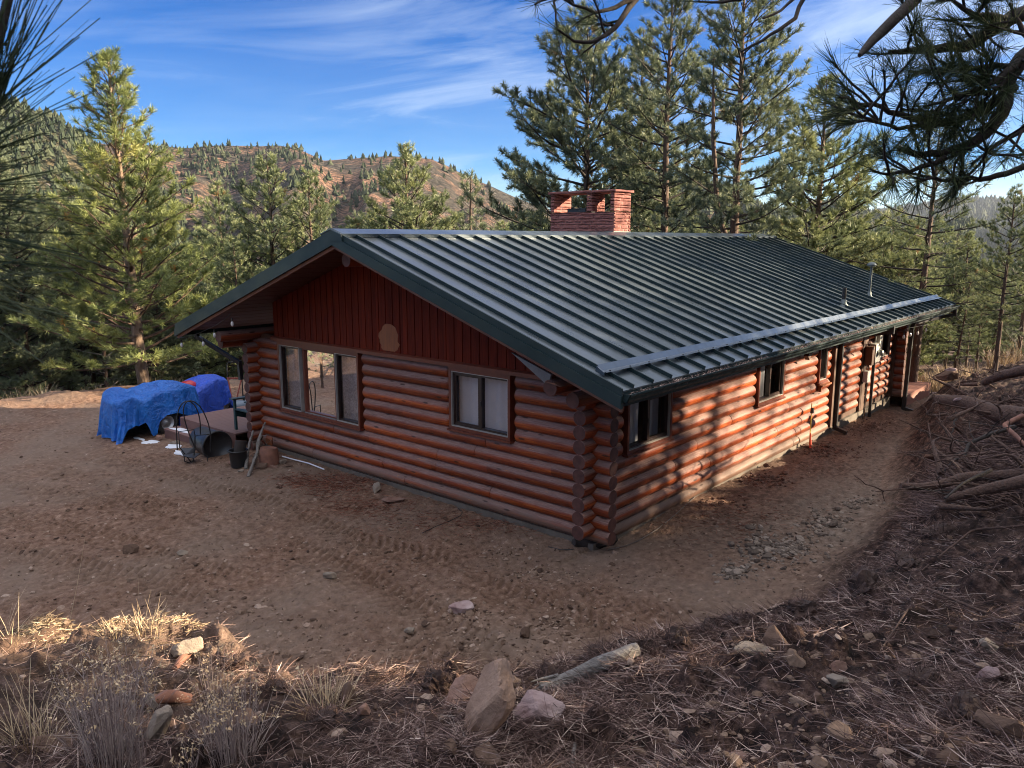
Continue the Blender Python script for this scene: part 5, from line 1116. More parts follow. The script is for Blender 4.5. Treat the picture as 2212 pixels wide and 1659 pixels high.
limb('bark_slab', [gp(320, 1530, 1.5, .03), gp(365, 1520, 1.5, .06), gp(412, 1522, 1.5, .04)], [.02, .045, .03], REDWOOD, 'reddish rotten wood piece behind the left shrub', 'wood')
limb('bark_slab', [gp(378, 1450, 1.3, .02), gp(420, 1405, 1.3, .06), gp(440, 1400, 1.3, .05)], [.02, .05, .02], REDWOOD, 'dark red bark chunk below the grey rock on the heap', 'wood')
limb('twig', [gp(1235, 1660, 2, .02), gp(1250, 1560, 1.9, .02)], [.012, .008], DEADW, 'short pale stick right of the tall boulder', 'twig')
limb('root', [gp(2130, 1345, 1.7, .03), gp(1990, 1300, 1.7, .12), gp(1900, 1420, 1.7, .04)], [.010, .009, .004], ROOTM, 'thin brown root arching over the right bank', 'root')
limb('root', [gp(2212, 1150, 1.9, .05), gp(2100, 1155, 1.8, .05), gp(1990, 1240, 1.7, .03)], [.012, .011, .006], ROOTM, 'dark root lying down the right bank', 'root')
def ap(c, d): return at(*R6(*c), d)
limb('fallen_branch', [ap((1412, 1503), 8.9), ap((1600, 1510), 9.0), ap((1850, 1440), 9.2), ap((2100, 1435), 9.3), ap((2400, 1400), 9.2)], [.035, .042, .05, .055, .06], ROOTM, 'rough barked branch pointing into the trench from the right', twigs=5, seed=3)
limb('fallen_log', [ap((1640, 940), 14.0), ap((1850, 965), 13.6), ap((2010, 1030), 13.2), ap((2250, 1060), 12.6)], [.07, .11, .13, .14], ROOTM, 'thick dark fallen trunk on the brush pile', 'log', twigs=6, seed=4)
limb('fallen_branch', [ap((1950, 835), 14.5), ap((2050, 790), 14.3), ap((2230, 750), 14), ap((2400, 730), 14)], [.05, .07, .08, .085], ROOTM, 'upper barked branch crossing the brush pile at the right edge', twigs=4, seed=5)
limb('root', [ap((1775, 1030), 13.5), ap((1765, 1090), 13.2), ap((1760, 1130), 13), ap((1738, 1162), 12.8)], [.018, .016, .012, .006], BARK_D, 'hanging crooked root left of the brush pile', 'root', seed=6, wig=.3)
limb('root', [ap((2150, 1120), 11.5), ap((2000, 1165), 11), ap((1850, 1230), 10.7), ap((1828, 1310), 10.4), ap((1760, 1330), 10.2), ap((1700, 1400), 10), ap((1645, 1462), 9.8)], [.03, .026, .02, .018, .015, .010, .005], BARK_D, 'long crooked root reaching down into the trench', 'root', seed=7, twigs=6)
limb('root', [ap((2200, 1050), 12), ap((2080, 1110), 11.5), ap((2160, 1180), 11), ap((2230, 1250), 10.6)], [.035, .03, .028, .02], REDWOOD, 'pale split root in the brush pile', 'root', seed=8)
limb('fallen_branch', [ap((1700, 1590), 8.2), ap((1900, 1540), 8.3), ap((2230, 1470), 8.4)], [.03, .045, .06], ROOTM, 'lower barked limb beneath the branch pointing into the trench', twigs=3, seed=9)
limb('root', [ap((1700, 1585), 8.0), ap((1820, 1480), 8.3), ap((2000, 1400), 8.5)], [.01, .012, .02], BARK_D, 'slim root beside the barked branch', 'root', seed=10, twigs=3)
rs = np.random.RandomState(44)
for i in range(64):
    px, py = rs.uniform(2020, 2250), rs.uniform(810, 1110); d = np.interp(py, [820, 900, 1000, 1100], [17.5, 13, 10.5, 9])+rs.uniform(-.5, .3); p = at(px, py, d); p[2] = max(p[2], gz(p[0], p[1])); q = p+np.array([rs.normal(0, .5), rs.normal(0, .5), rs.uniform(-.1, .35)]); m = (p+q)/2+rs.normal(0, .12, 3)
    limb('root', [p, m, q], [rs.uniform(.012, .04), .014, .004], ROOTM, 'tangled dark root in the brush pile at the right', 'root', group='roots in the brush pile', twigs=3, seed=60+i)
for i in range(16):
    px, py = rs.uniform(2030, 2215), rs.uniform(800, 1075); d = np.interp(py, [800, 900, 1000, 1100], [17.5, 13, 10.5, 9]); p = at(px, py, d); p[2] = gz(p[0], p[1])
    rock(px, py, rs.uniform(24, 60), rs.uniform(18, 40), 'dark soil clod packed between the roots of the brush pile', RK_D, sd=200+i, p=p, sink=.4, name='clod', group='soil clods in the brush pile')
P, D = [], []
for i in range(900):
    px, py = rs.uniform(2000, 2230), rs.uniform(840, 1110); d = np.interp(py, [820, 900, 1000, 1100], [17.5, 13, 10.5, 9.2]); p = at(px, py, d); g = gz(p[0], p[1])
    if g < .25: continue
    P.append([p[0], p[1], g+rs.rand()*.15])
P = np.array(P)
if len(P): litter('brush_litter', np.repeat(P[:, 0], 9)+rs.normal(0, .12, len(P)*9), np.repeat(P[:, 1], 9)+rs.normal(0, .12, len(P)*9), 'fine roots and needles hanging on the brush pile', 45, (.12, .35), .006, .22, .55)
# ------------------------------------------------------------------ yard things left of the cabin
deck = tag(empty('deck', (-.5, 9.5, .15)), 'brown composite deck at the left side of the cabin with a lower step', 'deck')
mb = MB()
y = -.05; 
while y < 2.45: mb.box(0, 11, y, y+.138, -.028, 0); y += .144
mb.build('deck_boards', DECK, deck)
mb = MB(); mb.box(-.022, 0.0, -.06, 2.50, -.50, .0-.001+.0); mb.box(0, 11, 2.475, 2.50, -.50, -.03); mb.build('deck_skirt', DECK, deck)
mb = MB(); mb.box(-.42, -.03, .6, 2.55, -.26, -.22); mb.box(-.41, -.04, .61, 2.54, -.60, -.262); mb.build('step', DECK, deck)
rs = np.random.RandomState(3)
def blob(cx, cy, cz, rx, ry, h, n=26, seed=0):
    m = MB(); r_ = np.random.RandomState(seed); rad = 1+.25*np.interp(np.arange(n), np.arange(0, n+3, 3), r_.normal(0, 1, len(np.arange(0, n+3, 3)))); rad[-1] = rad[0]
    rings = [(1, -.02), (.97, .5), (.8, .85), (.4, 1.0), (.02, 1.0)]; b = m.addv([(cx+rx*k*rad[i]*math.cos(2*math.pi*i/n), cy+ry*k*rad[i]*math.sin(2*math.pi*i/n), cz+h*zz) for k, zz in rings for i in range(n)])
    for a in range(4):
        for i in range(n): m.face((b+a*n+i, b+a*n+(i+1) % n, b+(a+1)*n+(i+1) % n, b+(a+1)*n+i), True)
    return m
s_ = blob(-.72, 11.55, -.073, .13, .40, .025, seed=2).build('snow', SNOW); tag(s_, 'thin snow left on the deck step', 'snow patch')
for i, (px, py, a, b_, lab) in enumerate([(325, 957, .16, .30, 'largest snow patch on the ground before the step'), (372, 965, .14, .28, 'snow patch behind the hoop rack'), (390, 979, .10, .30, 'narrow snow patch at the foot of the rack'), (300, 948, .06, .25, 'small snow patch near the tarp corner')]):
    q = on_ground(px, py, -.3); tag(blob(q[0], q[1], q[2]-.01, a, b_, .04, seed=10+i).build('snow', SNOW), lab, 'snow patch')
def onx(px, py, X): q = ray(px, py); t = (X-CAM[0])/q[0]; return CAM+q*t
# tarps
def tarp_mat(name, c1, c2):
    m, t = newmat(name); tc = t.add('ShaderNodeTexCoord').outputs['Object']; n = t.noise(tc, 3.2, 6, .6, .8); n2 = t.noise(t.mapping(tc, (1, 1, .6)), 11, 4, .6, 1.5)
    col = t.ramp(n, [(.3, c2), (.7, c1)]); finish(t, Base=col, Roughness=.38, Spec=.5, bump=t.math('ADD', t.math('ADD', n, t.math('MULTIPLY', n2, .5)), t.math('MULTIPLY', 0.0, 0.0) if True else t.math('MULTIPLY', t.add('ShaderNodeTexVoronoi', {'Vector': t.mapping(t.add('ShaderNodeVectorMath', {0: tc, 1: t.add('ShaderNodeTexNoise', {'Vector': tc, 'Scale': 4.0}).outputs[1]}, operation='ADD').outputs[0], (1, 1, .7)), 'Scale': 4.5}, feature='DISTANCE_TO_EDGE').outputs['Distance'], .9)), bump_strength=1.0, bump_distance=.10); return m
TARP1 = tarp_mat('blue_poly_tarp', (.010, .17, .62), (.006, .10, .45)); TARP2 = tarp_mat('deeper_blue_tarp', (.022, .100, .64), (.014, .065, .45))
def tarp(name, c, ang, a, b_, top, hem, mat, label, seed, nn=240, flare=.10):
    """drape over a box of half sizes a,b; top(u,v) heights; hem(theta) heights"""
    rs_ = np.random.RandomState(seed); V = []; rings = 16; sk = 18; g = gz(c[0], c[1])
    for k in range(rings+sk+1):
        for i in range(nn):
            th = 2*math.pi*i/nn; cx, sy = math.cos(th), math.sin(th); e = .5; ux = math.copysign(abs(cx)**e, cx); uy = math.copysign(abs(sy)**e, sy)
            if k <= rings:
                f = k/rings; x, y = a*ux*f, b_*uy*f; z = top(ux*f, uy*f)-.05*f**8
            else:
                f = (k-rings)/sk; z0 = top(ux, uy)-.05; z1 = hem(th, ux, uy); z = z0+(z1-z0)*f; s = th*9
                fold = (.5*math.sin(s*1.0+seed)+.35*math.sin(s*2.3+1+f)+.25*math.sin(s*4.1+2.2*f)+.3*math.sin(s*1.7-3*f+seed))*(.3+.9*f); off = .015+f*flare+.35*f*f*math.exp(-((th-3.75)/.16)**2)+fold*.065*f+.03*fold*(1-f)*f*2; x = a*ux+ux*off; y = b_*uy+uy*off
            x += .018*(vn(x*6+9, y*6+z*5, seed)-.5); z += .13*(vn(x*2.2+3, y*3+z*2, seed+2)-.5)-.07*abs(vn(x*3.3+z*2, y*4.5, seed+4)-.5)
            V.append((x, y, max(z, g+.012 if k > rings+sk-2 else z)))
    F = []
    for k in range(rings+sk):
        for i in range(nn):
            q = (k*nn+i, k*nn+(i+1) % nn, (k+1)*nn+(i+1) % nn, (k+1)*nn+i)
            if k == 0: q = q
            F.append(q[::-1])
    o = np_mesh(name, np.array(V), np.array(F), mat, smooth=True); o.location = (c[0], c[1], 0); o.rotation_euler = (0, 0, ang); return tag(o, label, 'tarp')
G0 = -.36
def top1(u, v): return .78+.10*math.sin(u*2.4+.4)+.07*math.cos(v*3+u*2)-.10*max(0, u-.2)+.10*math.exp(-((u+.75)/.22)**2)+.04*math.sin(u*9+v*4)
def hem1(th, ux, uy):
    if uy < -.4:                                       # side towards the yard
        x = ux; pts = [(-1, G0+.05), (-.88, G0+.02), (-.80, -.02), (-.45, .06), (-.34, G0+.05), (-.22, G0+.08), (-.14, .14), (.25, .20), (.55, .10), (1, .05)]; return float(np.interp(x, *zip(*pts)))
    if ux < -.9: return G0+.02+.10*abs(math.sin(th*6))
    return G0+.15
tarp('blue_tarp', (-.74, 13.05), .10, 1.06, .55, top1, hem1, TARP1, 'bright blue tarp draped over the trailer', 3)
def top2(u, v): return .60+.20*math.exp(-((u-.45)/.5)**2)-.10*max(0, -u-.1)+.05*math.sin(v*5+u*3)
def hem2(th, ux, uy): return G0+.10+.25*max(0, math.sin(th*3+1)) if ux < .5 else G0+.35+.25*math.sin(th*5)
tarp('blue_tarp', (.66, 13.55), .35, .98, .50, top2, hem2, TARP2, 'violet blue tarp draped over the quad bike behind the trailer', 5, flare=.06)
TYRE = simple('tyre_rubber', (.022, .021, .020), (.035, .030, .026), 9, .9, bump=.6); RIM = simple('galvanised_rim', (.50, .51, .52), (.35, .36, .37), 9, .4, .6); RED = simple('red_plastic', (.55, .02, .03), (.40, .012, .02), 4, .35); YEL = simple('amber_lens', (.85, .42, .02), None, 5, .3)
def wheel(parent, loc, R, w_, axis):
    m = MB(); m.lathe([(R*.60, -w_*.45), (R*.85, -w_*.5), (R*.97, -w_*.38), (R, -w_*.15), (R, w_*.15), (R*.97, w_*.38), (R*.85, w_*.5), (R*.60, w_*.45), (R*.60, -w_*.45)], loc, 36, axis=axis)
    for k in range(30):
        t_ = 2*math.pi*k/30; d = np.array([0, math.cos(t_), math.sin(t_)]) if axis == 'x' else np.array([math.cos(t_), 0, math.sin(t_)]); ax = np.array([1, 0, 0]) if axis == 'x' else np.array([0, 1, 0]); tv = np.cross(d, ax); m.obox(np.array(loc)+d*R*.995, ax*w_*.42, tv*R*.05, d*R*.022)
    t = m.build('tyre', TYRE, parent); s = -1
    m = MB(); m.lathe([(R*.60, -w_*.42), (R*.56, -w_*.36), (R*.50, -w_*.10), (R*.36, -w_*.06), (R*.30, -w_*.16), (R*.16, -w_*.20), (R*.14, -w_*.30), (.002, -w_*.32)], loc, 30, axis=axis)
    for k in range(5):
        t_ = 2*math.pi*k/5; d = np.array([math.cos(t_), 0, math.sin(t_)]) if axis == 'y' else np.array([0, math.cos(t_), math.sin(t_)]); ax = np.array([0, 1, 0]) if axis == 'y' else np.array([1, 0, 0]); c = np.array(loc)+d*R*.23-ax*w_*.19; m.tube([c, c-ax*.015], .012, 6)
    m.build('rim', RIM, t)
tr = tag(empty('utility_trailer', (-.74, 13.05, -.3), .10), 'small utility trailer with a silver wheel under the bright blue tarp', 'trailer')
mb = MB(); mb.box(-.92, .92, -.43, .43, .38, .44)
for s in (-1, 1): mb.box(-.92, .92, s*.45-.02, s*.45+.02, .34, .46)
for s in (-1, 1): mb.box(s*.92-.02, s*.92+.02, -.43, .43, .34, .46)
mb.build('frame', BLACKM, tr)
mb = MB(); mb.box(-.85, .85, -.40, .40, .46, .75); mb.build('load', BLACKP, tr)
mb = MB(); mb.tube([(.04, -.52, .27), (.04, .52, .27)], .025, 8); mb.build('axle', BLACKM, tr); wheel(tr, (.04, -.56, .27), .29, .18, 'y'); wheel(tr, (.04, .56, .27), .29, .18, 'y')
qb = tag(empty('quad_bike', (.95, 13.75, -.3), .35), 'quad bike mostly hidden by the violet blue tarp, red tank showing', 'quad bike')
mb = MB(); mb.prism([(-.6, .40), (.6, .40), (.62, .6), (.4, .85), (.1, .70), (-.3, .70), (-.6, .62)], -.2, .2, axis='y'); mb.build('body', BLACKP, qb)
for dx in (-.5, .5):
    for dy in (-.33, .33): wheel(qb, (dx, dy, .26), .26, .2, 'y')
hp = [at(*T4(*c), 22.6)-np.array(qb.location) for c in ((820, 350), (860, 322), (905, 325), (945, 355))]
c_, s_ = math.cos(-.35), math.sin(-.35); rot = lambda p: (p[0]*c_-p[1]*s_, p[0]*s_+p[1]*c_, p[2])
mb = MB(); mb.tube([rot(p) for p in hp], [.022, .018, .018, .018], 8); mb.build('handlebar', BLACKM, qb)
p = rot(at(*T4(978, 322), 22.5)-np.array(qb.location)); mb = MB(); mb.lathe([(.01, .10), (.12, .09), (.20, .03), (.22, -.05), (.18, -.14), (.1, -.2)], p, 18); mb.v = [(p[0]+(x-p[0])*1.35, y, z+.12*(x-p[0])) for x, y, z in mb.v]; mb.build('tank', RED, qb)
p = rot(at(*T4(1322, 440), 22.9)-np.array(qb.location)); mb = MB(); mb.lathe([(.02, .2), (.10, .16), (.13, 0), (.12, -.12), (.04, -.18)], p, 14); mb.build('headlight', BLACKP, qb); mb = MB(); mb.obox((p[0]-.02, p[1]-.12, p[2]), (.04, 0, 0), (0, .03, 0), (0, 0, .035)); mb.build('marker_lens', YEL, qb)
# hoop rack
rk = tag(empty('log_rack', tuple(on_ground(420, 1000, -.3))), 'black steel hoop firewood rack standing in front of the barrel', 'rack'); ro = np.array(rk.location)
H_ = lambda pts, d: [at(*T4(x, y), d)-ro for x, y in pts]
def smooth_path(P, n=40):
    P = np.array(P); t = np.r_[0, np.cumsum(np.linalg.norm(np.diff(P, axis=0), axis=1))]; s = np.linspace(0, t[-1], n); c = np.stack([np.interp(s, t, P[:, k]) for k in range(3)], 1)
    for _ in range(6): c[1:-1] = (c[:-2]+2*c[1:-1]+c[2:])/4
    return c
def rod(name, P, r_, sm=True): m = MB(); m.tube(smooth_path(P) if sm else P, r_, 8); return m.build(name, BLACKM, rk)
rod('hoop', H_([(880, 1030), (872, 880), (870, 720), (885, 600), (930, 510), (985, 478), (1045, 500), (1095, 580), (1125, 680), (1132, 760), (1130, 860)], 18.0), .013)
rod('hoop', H_([(1062, 980), (1010, 860), (965, 730), (940, 610), (948, 520), (1000, 475), (1080, 500), (1150, 580), (1205, 700), (1235, 800), (1245, 900)], 17.8), .013)
rod('side_frame', H_([(1045, 1180), (905, 1000), (893, 830), (1060, 806), (1072, 870), (1075, 1000), (1045, 1180)], 17.75), .011, False)
rod('side_frame', H_([(1065, 1060), (1068, 885), (1095, 868), (1225, 858), (1240, 880), (1240, 1050)], 17.9), .011, False)
rod('foot', H_([(955, 1090), (958, 1150), (1045, 1186), (1205, 1160), (1210, 1090)], 17.7), .011, False)
a, b_, c, d = H_([(915, 1012), (1062, 1052), (1135, 1068), (1050, 1098)], 17.9); e = at(*T4(1130, 1072), 17.6)-ro; f_ = at(*T4(950, 1100), 17.55)-ro; g_ = at(*T4(1055, 1128), 17.45)-ro
mb = MB(); mb.v = []; P8 = [H_([(950, 1100)], 17.6)[0], H_([(1060, 1125)], 17.5)[0], H_([(1130, 1072)], 17.9)[0], H_([(915, 1045)], 18.1)[0]]; mb.hexa(P8+[p+[0, 0, .012] for p in P8])
P8 = [H_([(918, 1010)], 18.0)[0], H_([(1062, 1000)], 18.15)[0], H_([(1065, 1060)], 17.95)[0], H_([(948, 1100)], 17.62)[0]]; mb.hexa([p-cf*.006 for p in P8]+[p+cf*.006 for p in P8]); mb.build('tray', BLACKM, rk)
# barrel on its side
bl = tag(empty('barrel', (-.95, 9.80, -.02), -.12), 'black plastic barrel lying on its side before the deck', 'barrel')
mb = MB(); mb.lathe([(.001, .50), (.26, .50), (.275, .48), (.285, .2), (.305, -.2), (.315, -.40), (.335, -.41), (.338, -.45), (.325, -.47), (.30, -.465), (.298, -.435), (.001, -.43)], (0, 0, 0), 40, axis='y'); mb.build('shell', BLACKP, bl)
# bucket with log
q = on_ground(*T4(1550, 1215), -.3); bk = tag(empty('bucket', tuple(q)), 'black plastic tub beside the leaning sticks', 'bucket')
mb = MB(); mb.lathe([(.001, .01), (.15, .01), (.155, .03), (.185, .34), (.20, .345), (.205, .37), (.195, .38), (.18, .37), (.175, .33), (.145, .04), (.001, .035)], (0, 0, 0), 28); mb.build('tub', BLACKP, bk)
mb = MB(); mb.tube([(0, 0, .05), (.03, 0, .3), (.10, .02, .55)], [.11, .115, .115], 14, rough=.06, rnd=rnd, capmat=1); o = mb.build('firewood', [BARK_D, ENDG]); o.location = q+[0, 0, .0]; tag(o, 'dark round of firewood standing in the black tub', 'firewood')
for i, (b0, t0, X, r_, lab) in enumerate([((1650, 1325), (1838, 728), -.22, .030, 'longest grey stick leaning on the gable corner'), ((1628, 1240), (1705, 822), -.45, .032, 'grey stick leaning left of the longest stick'), ((1665, 1290), (1795, 812), -.35, .020, 'thin bent grey stick between the leaning sticks'), ((1700, 1215), (1775, 985), -.45, .022, 'short grey stick behind the leaning sticks')]):
    p0 = on_ground(*T4(*b0), -.3); p1 = onx(*T4(*t0), X); limb('stick', [p0, p0*.6+p1*.4+cr_*.03*(-1)**i, p0*.25+p1*.75-cr_*.02, p1], [r_*1.15, r_, r_*.9, r_*.7], DEADW, lab, 'stick', twigs=1, seed=i+20, wig=.12)
q = on_ground(*T4(1880, 1190), -.3); mb = MB(); n = 22; rr = np.random.RandomState(2)
mb.tube([(0, 0, -.05), (.0, 0, .05), (.01, .0, .2), (.015, .01, .33), (.02, .01, .37)], [.205, .20, .195, .185, .165], 18, rough=.07, rnd=rnd); o = mb.build('stump', REDWOOD); o.location = q; tag(o, 'pinkish chopped wood round against the gable wall', 'stump')
p = onx(*T4(1880, 925), -.35); mb = MB(); mb.obox((0, 0, 0), (.012, 0, .03), (0, .12, .01), (-.02, -.03, .075)); o = mb.build('board', PATCHW); o.location = p; tag(o, 'small orange stained board offcut above the stump', 'board')
p = onx(*T4(1815, 945), -.30); mb = MB(); mb.obox((0, 0, 0), (.012, 0, 0), (0, .035, .0), (-.02, .01, .05)); o = mb.build('board', TRIMW); o.location = p; tag(o, 'dark red board offcut left of the orange one', 'board')
for i, (x, y, a, b_, lab) in enumerate([(1465, 1190, 18, 12, 'brick sized reddish stone left of the tub'), (1570, 1270, 14, 8, 'small tan stone under the tub'), (1800, 1230, 26, 18, 'square grey stone under the stump'), (1930, 1225, 16, 10, 'small stone right of the stump'), (2030, 1180, 18, 14, 'reddish stone by the foundation'), (2080, 1215, 26, 8, 'flat pinkish stone in the border'), (700, 915, 16, 12, 'reddish brick stone by the tarp corner'), (850, 970, 22, 12, 'round flat stone on the snow')]):
    px, py = T4(x, y); rock(px, py, a, b_, lab, (RK_R, RK_G, RK_D)[i % 3], sd=70+i, z0=-.3)
rock(855, 1083, 60, 12, 'flat board-like slab by the gable foot', RK_R, sd=90, z0=-.2)
# chair
q = onx(509, 905, -.28); q = np.array([-.28, q[1]-.62, .15])
chr_ = tag(empty('garden_chair', tuple(q), math.pi), 'dark green slatted garden chair half hidden by the cabin corner', 'chair'); chr_.scale = (1.15,)*3; CHG = simple('dark_green_paint', (.020, .060, .062), (.014, .042, .046), 6, .45)
# local: +x forward (facing), y right
mb = MB()
for i in range(6): x = -.02-.085*i; z = .42-.022*i; mb.box(x-.04, x+.04, -.54+.02, .02, z-.012, z+.012)
mb.build('seat', CHG, chr_)
for y in (.0, -.54):
    m = MB(); m.box(-.02, .02, y-.03, y+.03, 0, .62); m.build('leg', CHG, chr_); m = MB(); m.box(-.62, -.58, y-.03, y+.03, 0, .58); m.build('leg', CHG, chr_)
    m = MB(); m.hexa([(-.72, y-.07, .60), (.07, y-.07, .62), (.07, y+.07, .62), (-.72, y+.07, .60), (-.72, y-.07, .625), (.07, y-.07, .645), (.07, y+.07, .645), (-.72, y+.07, .625)]); m.build('armrest', CHG, chr_)
    m = MB(); m.bar((.0, y, .34), (-.7, y, .12), .03, .12); m.build('side_rail', CHG, chr_)
m = MB()
for i in range(6): y = -.49+i*.092; m.bar((-.50, y, .28), (-.80, y, .98+.05*math.sin(math.pi*(i+.5)/6)), .08, .02, up=(1, 0, 0))
m.build('backrest', CHG, chr_)
# hand truck and tub beyond the deck
ht = tag(empty('hand_truck', (2.4, 14.45, gz(2.4, 14.45)), 2.4), 'dark hand truck with a red frame standing beyond the deck', 'hand truck')
m = MB(); m.tube([(-.2, 0, .1), (-.2, 0, 1.1), (-.15, 0, 1.2), (.15, 0, 1.2), (.2, 0, 1.1), (.2, 0, .1)], .018, 8); m.build('handle', BLACKM, ht)
m = MB(); m.tube([(-.2, 0, .75), (-.05, .25, .08)], .02, 8); m.tube([(.2, 0, .75), (.05, .25, .08)], .02, 8); m.box(-.2, .2, -.02, .02, .7, .74); m.build('brace', simple('dull_red_paint', (.28, .06, .04), None, 5, .6), ht)
m = MB(); m.box(-.22, .22, -.22, .0, .02, .035); m.build('toe_plate', BLACKM, ht); wheel(ht, (-.26, .1, .12), .12, .06, 'x'); wheel(ht, (.26, .1, .12), .12, .06, 'x')
p = at(*T4(1490, 565), 23.6); m = MB(); m.lathe([(.30, -.02), (.30, .03), (.27, .10), (.15, .14), (.01, .15)], (0, 0, 0), 24); o = m.build('plastic_lid', simple('grey_blue_plastic', (.16, .21, .27), None, 5, .5)); o.location = (p[0], p[1], gz(p[0], p[1])+.02); o.scale = (1.5, 1, 1); tag(o, 'grey-blue upturned plastic tub beyond the deck', 'tub')
# far deck
dk = tag(empty('deck', (WX+.1, -.45, -.09)), 'reddish deck beyond the far end of the long wall', 'deck'); m = MB(); x = 0
DECKR = simple('redwood_deck_boards', (.33, .15, .11), (.23, .10, .075), 3, .7, stretch=(.4, 8, 8)); y = .0
while y < 3.3: m.box(0, 3.0, y, y+.138, -.03, 0); y += .144
m.build('deck_boards', DECKR, dk); m = MB(); m.box(-.0, 3.02, -.022, -.001, -.55, .001); m.build('deck_skirt', DECKR, dk)
m = MB(); m.prism([(.0, 0), (.55, 0), (.62, .5), (.40, .52), (.36, .32), (.0, .30)], WX+.55, WX+1.05, axis='x'); m.v = [(x-WX-.1, y+.05, z) for x, y, z in m.v]; 
pt = MB(); pt.lathe([(.001, 0), (.14, 0), (.20, .30), (.225, .34), (.21, .36), (.19, .32), (.001, .30)], (0, 0, 0), 20); o = pt.build('planter', BLACKP); o.location = (WX+.95, .15, -.088); tag(o, 'black planter on the reddish deck by the far corner', 'planter')
# debris near the far deck
rock(2045, 812, 44, 22, 'dark flat slab on the mound beyond the far deck', RK_D, sd=95, p=at(2045, 820, 21), sink=.2)
rock(2052, 803, 26, 8, 'white slab on the mound beyond the far deck', RK_P, sd=96, p=at(2052, 812, 20.8)+[0, 0, .12], sink=.1); rock(2015, 852, 24, 7, 'pale flat stone beside the brush pile', RK_P, sd=97, z0=-.4); rock(2068, 862, 16, 9, 'pale cut wood end on the fallen trunk', RK_P, sd=98, p=at(2068, 866, 13.6))
# marking stake, cable, strip
p0 = on_ground(*R6(820, 1255), -.2); p1 = p0+[0, 0, .0]; m = MB(); h = (R6(0, 1255)[1]-R6(0, 985)[1])*np.linalg.norm(p0-CAM)/FP
sk = tag(empty('marker_stake', tuple(p0)), 'yellow and red marking stake standing by the long wall', 'stake'); m.tube([(0, 0, 0), (.06, .03, h)], .012, 8); m.build('rod', simple('yellow_paint', (.55, .40, .03), None, 5, .5), sk); m = MB(); m.tube([(-.02, -.03, 0), (.02, 0, h*.33)], [.03, .014], 8); m.build('ribbon', simple('red_orange_tape', (.85, .08, .03), None, 5, .5), sk); m = MB(); m.box(.02, .09, -.02, .04, h*.78, h*.9); m.build('clip', BLACKP, sk)
def cable(name, px, r_, mat, label, z0=-.2, up=.01):
    P = [on_ground(*q, z0)+[0, 0, up] for q in px]; b = P[0]; m = MB(); m.tube(smooth_path([p-b for p in P], 60), r_, 6); o = m.build(name, mat); o.location = b; tag(o, label, 'cable')
cable('cable', [R8(1320, 255), R8(1400, 275), R8(1480, 272)], .007, BLACKM, 'short black cable left of the near log corner', up=.02)
cable('cable', [R8(1700, 275), R8(1800, 255), R8(1900, 215), R8(2020, 140), R8(2130, 50), R8(2177, 5), (1502, 1075)], .008, simple('grey_cable_sheath', (.12, .10, .09), None, 5, .6), 'grey cable lying along the long wall from the near corner', up=.02)
cable('cable', [R8(515, 172), R8(600, 130), R8(700, 90), R8(760, 60), R8(775, 35), R8(740, 10)], .006, BLACKM, 'black cable looping away from the middle of the gable wall', up=.03)
cable('white_strip', [R4(1830, 1320), R4(1900, 1340), R4(2000, 1365), R4(2100, 1405)], .014, SNOW, 'white plastic strip at the left foot of the gable wall', up=.03)
q = on_ground(1270, 1198, -.2); P = []; 
limb('rotten_wood', [on_ground(*R8(1480, 235), -.2)+[0, 0, .03], on_ground(*R8(1600, 245), -.2)+[0, 0, .05], on_ground(*R8(1740, 215), -.2)+[0, 0, .05]], [.07, .12, .07], BARK_D, 'black rotten wood under the near log corner', 'wood', rough=.25, seed=77, wig=.3)
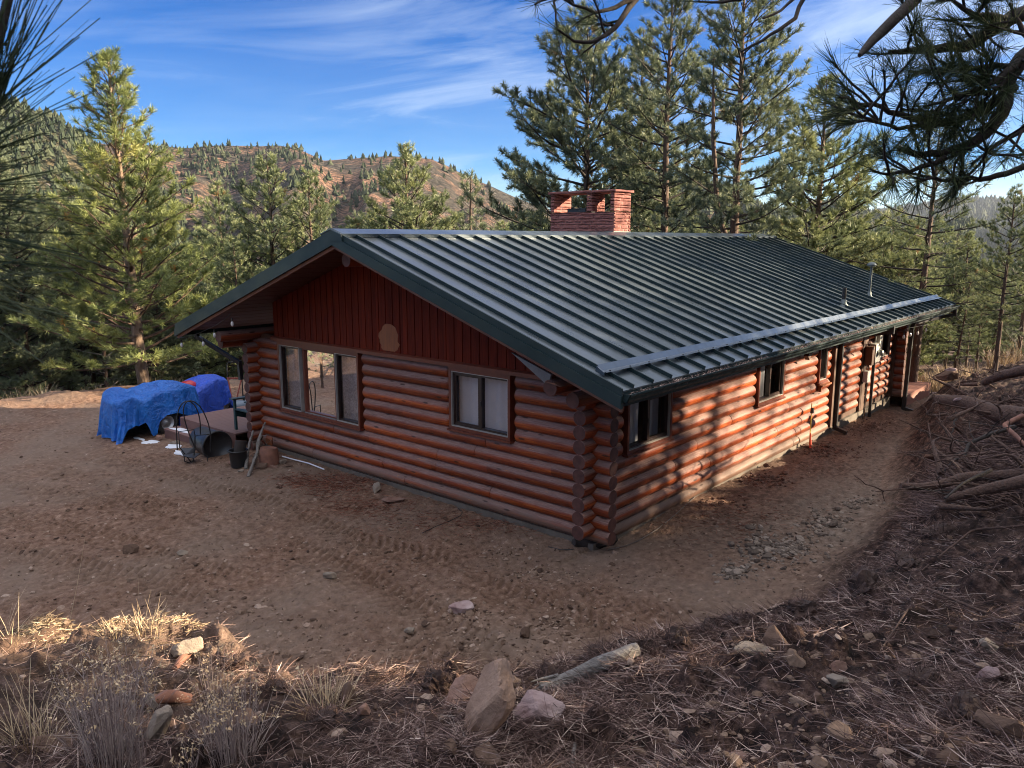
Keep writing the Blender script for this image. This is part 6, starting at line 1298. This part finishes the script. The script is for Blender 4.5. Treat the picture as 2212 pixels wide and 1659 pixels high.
# string lights
def string(name, pts, bulbs, label):
    b = np.array(pts[0], float); r0 = tag(empty(name, tuple(b)), label, 'string lights'); m = MB(); m.tube(smooth_path([np.array(p)-b for p in pts], 50), .006, 6); m.build('wire', BLACKM, r0)
    for p in bulbs:
        q = np.array(p)-b; m = MB(); m.tube([q, q-[0, 0, .07]], .016, 8); s = m.build('socket', BLACKP, r0); m = MB(); m.lathe([(.014, -.07), (.03, -.10), (.033, -.13), (.02, -.165), (.002, -.175)], q, 12); m.build('bulb', simple('clear_bulb', (.7, .7, .68), None, 4, .12), r0)
X_ = -1.15; string('string_lights', [onx(*T4(0, 0), X_)]*0+[onx(362.1+.19841*x, 603.5+.19841*y, X_) for x, y in ((700, 355), (620, 440), (505, 510), (430, 545), (330, 590), (200, 630), (90, 640))], [onx(362.1+.19841*x, 603.5+.19841*y, X_) for x, y in ((700, 420), (507, 545), (385, 640), (150, 655))], 'string lights with clear bulbs under the left rake end')
def ony(px, py, Y): q = ray(px, py); t = (Y-CAM[1])/q[1]; return CAM+q*t
CCx = lambda x, y: (1755.5+x*.16533, 685.8+y*.16533)
string('string_lights', [ony(*CCx(x, y), -1.15) for x, y in ((1195, 180), (1215, 145), (1330, 125), (1480, 95), (1590, 60))], [ony(*CCx(x, y), -1.15) for x, y in ((1280, 165), (1378, 145), (1485, 105), (1195, 190))], 'string lights with clear bulbs at the far eave corner')
# power line
a = at(1383*1.0, 545, 20)*0; p0 = np.array([12.95, -.2, 2.6]); P = [ony(1935, 548, 1.5)]
a = at(1936, 545, 24); b = at(2120, 360, 14); c = at(2300, 180, 10); m = MB(); m.tube(smooth_path([a-a, b-a, c-a]), .008, 6); o = m.build('power_line', BLACKM); o.location = a; tag(o, 'thin black wire crossing the sky on the right', 'cable')
# ------------------------------------------------------------------ air
def haze():
    m, t = newmat('haze_air'); v = t.add('ShaderNodeVolumePrincipled', {'Color': (.72, .82, 1.0, 1), 'Density': .00005, 'Anisotropy': .2}); t.add('ShaderNodeOutputMaterial', {'Volume': v.outputs[0]})
    mb = MB(); mb.box(-5000, 5000, -5000, 5000, -330, 215); o = mb.build('haze', m); tag(o, 'pale air over the valley', kind='stuff')
HAZE = True
if HAZE: haze()
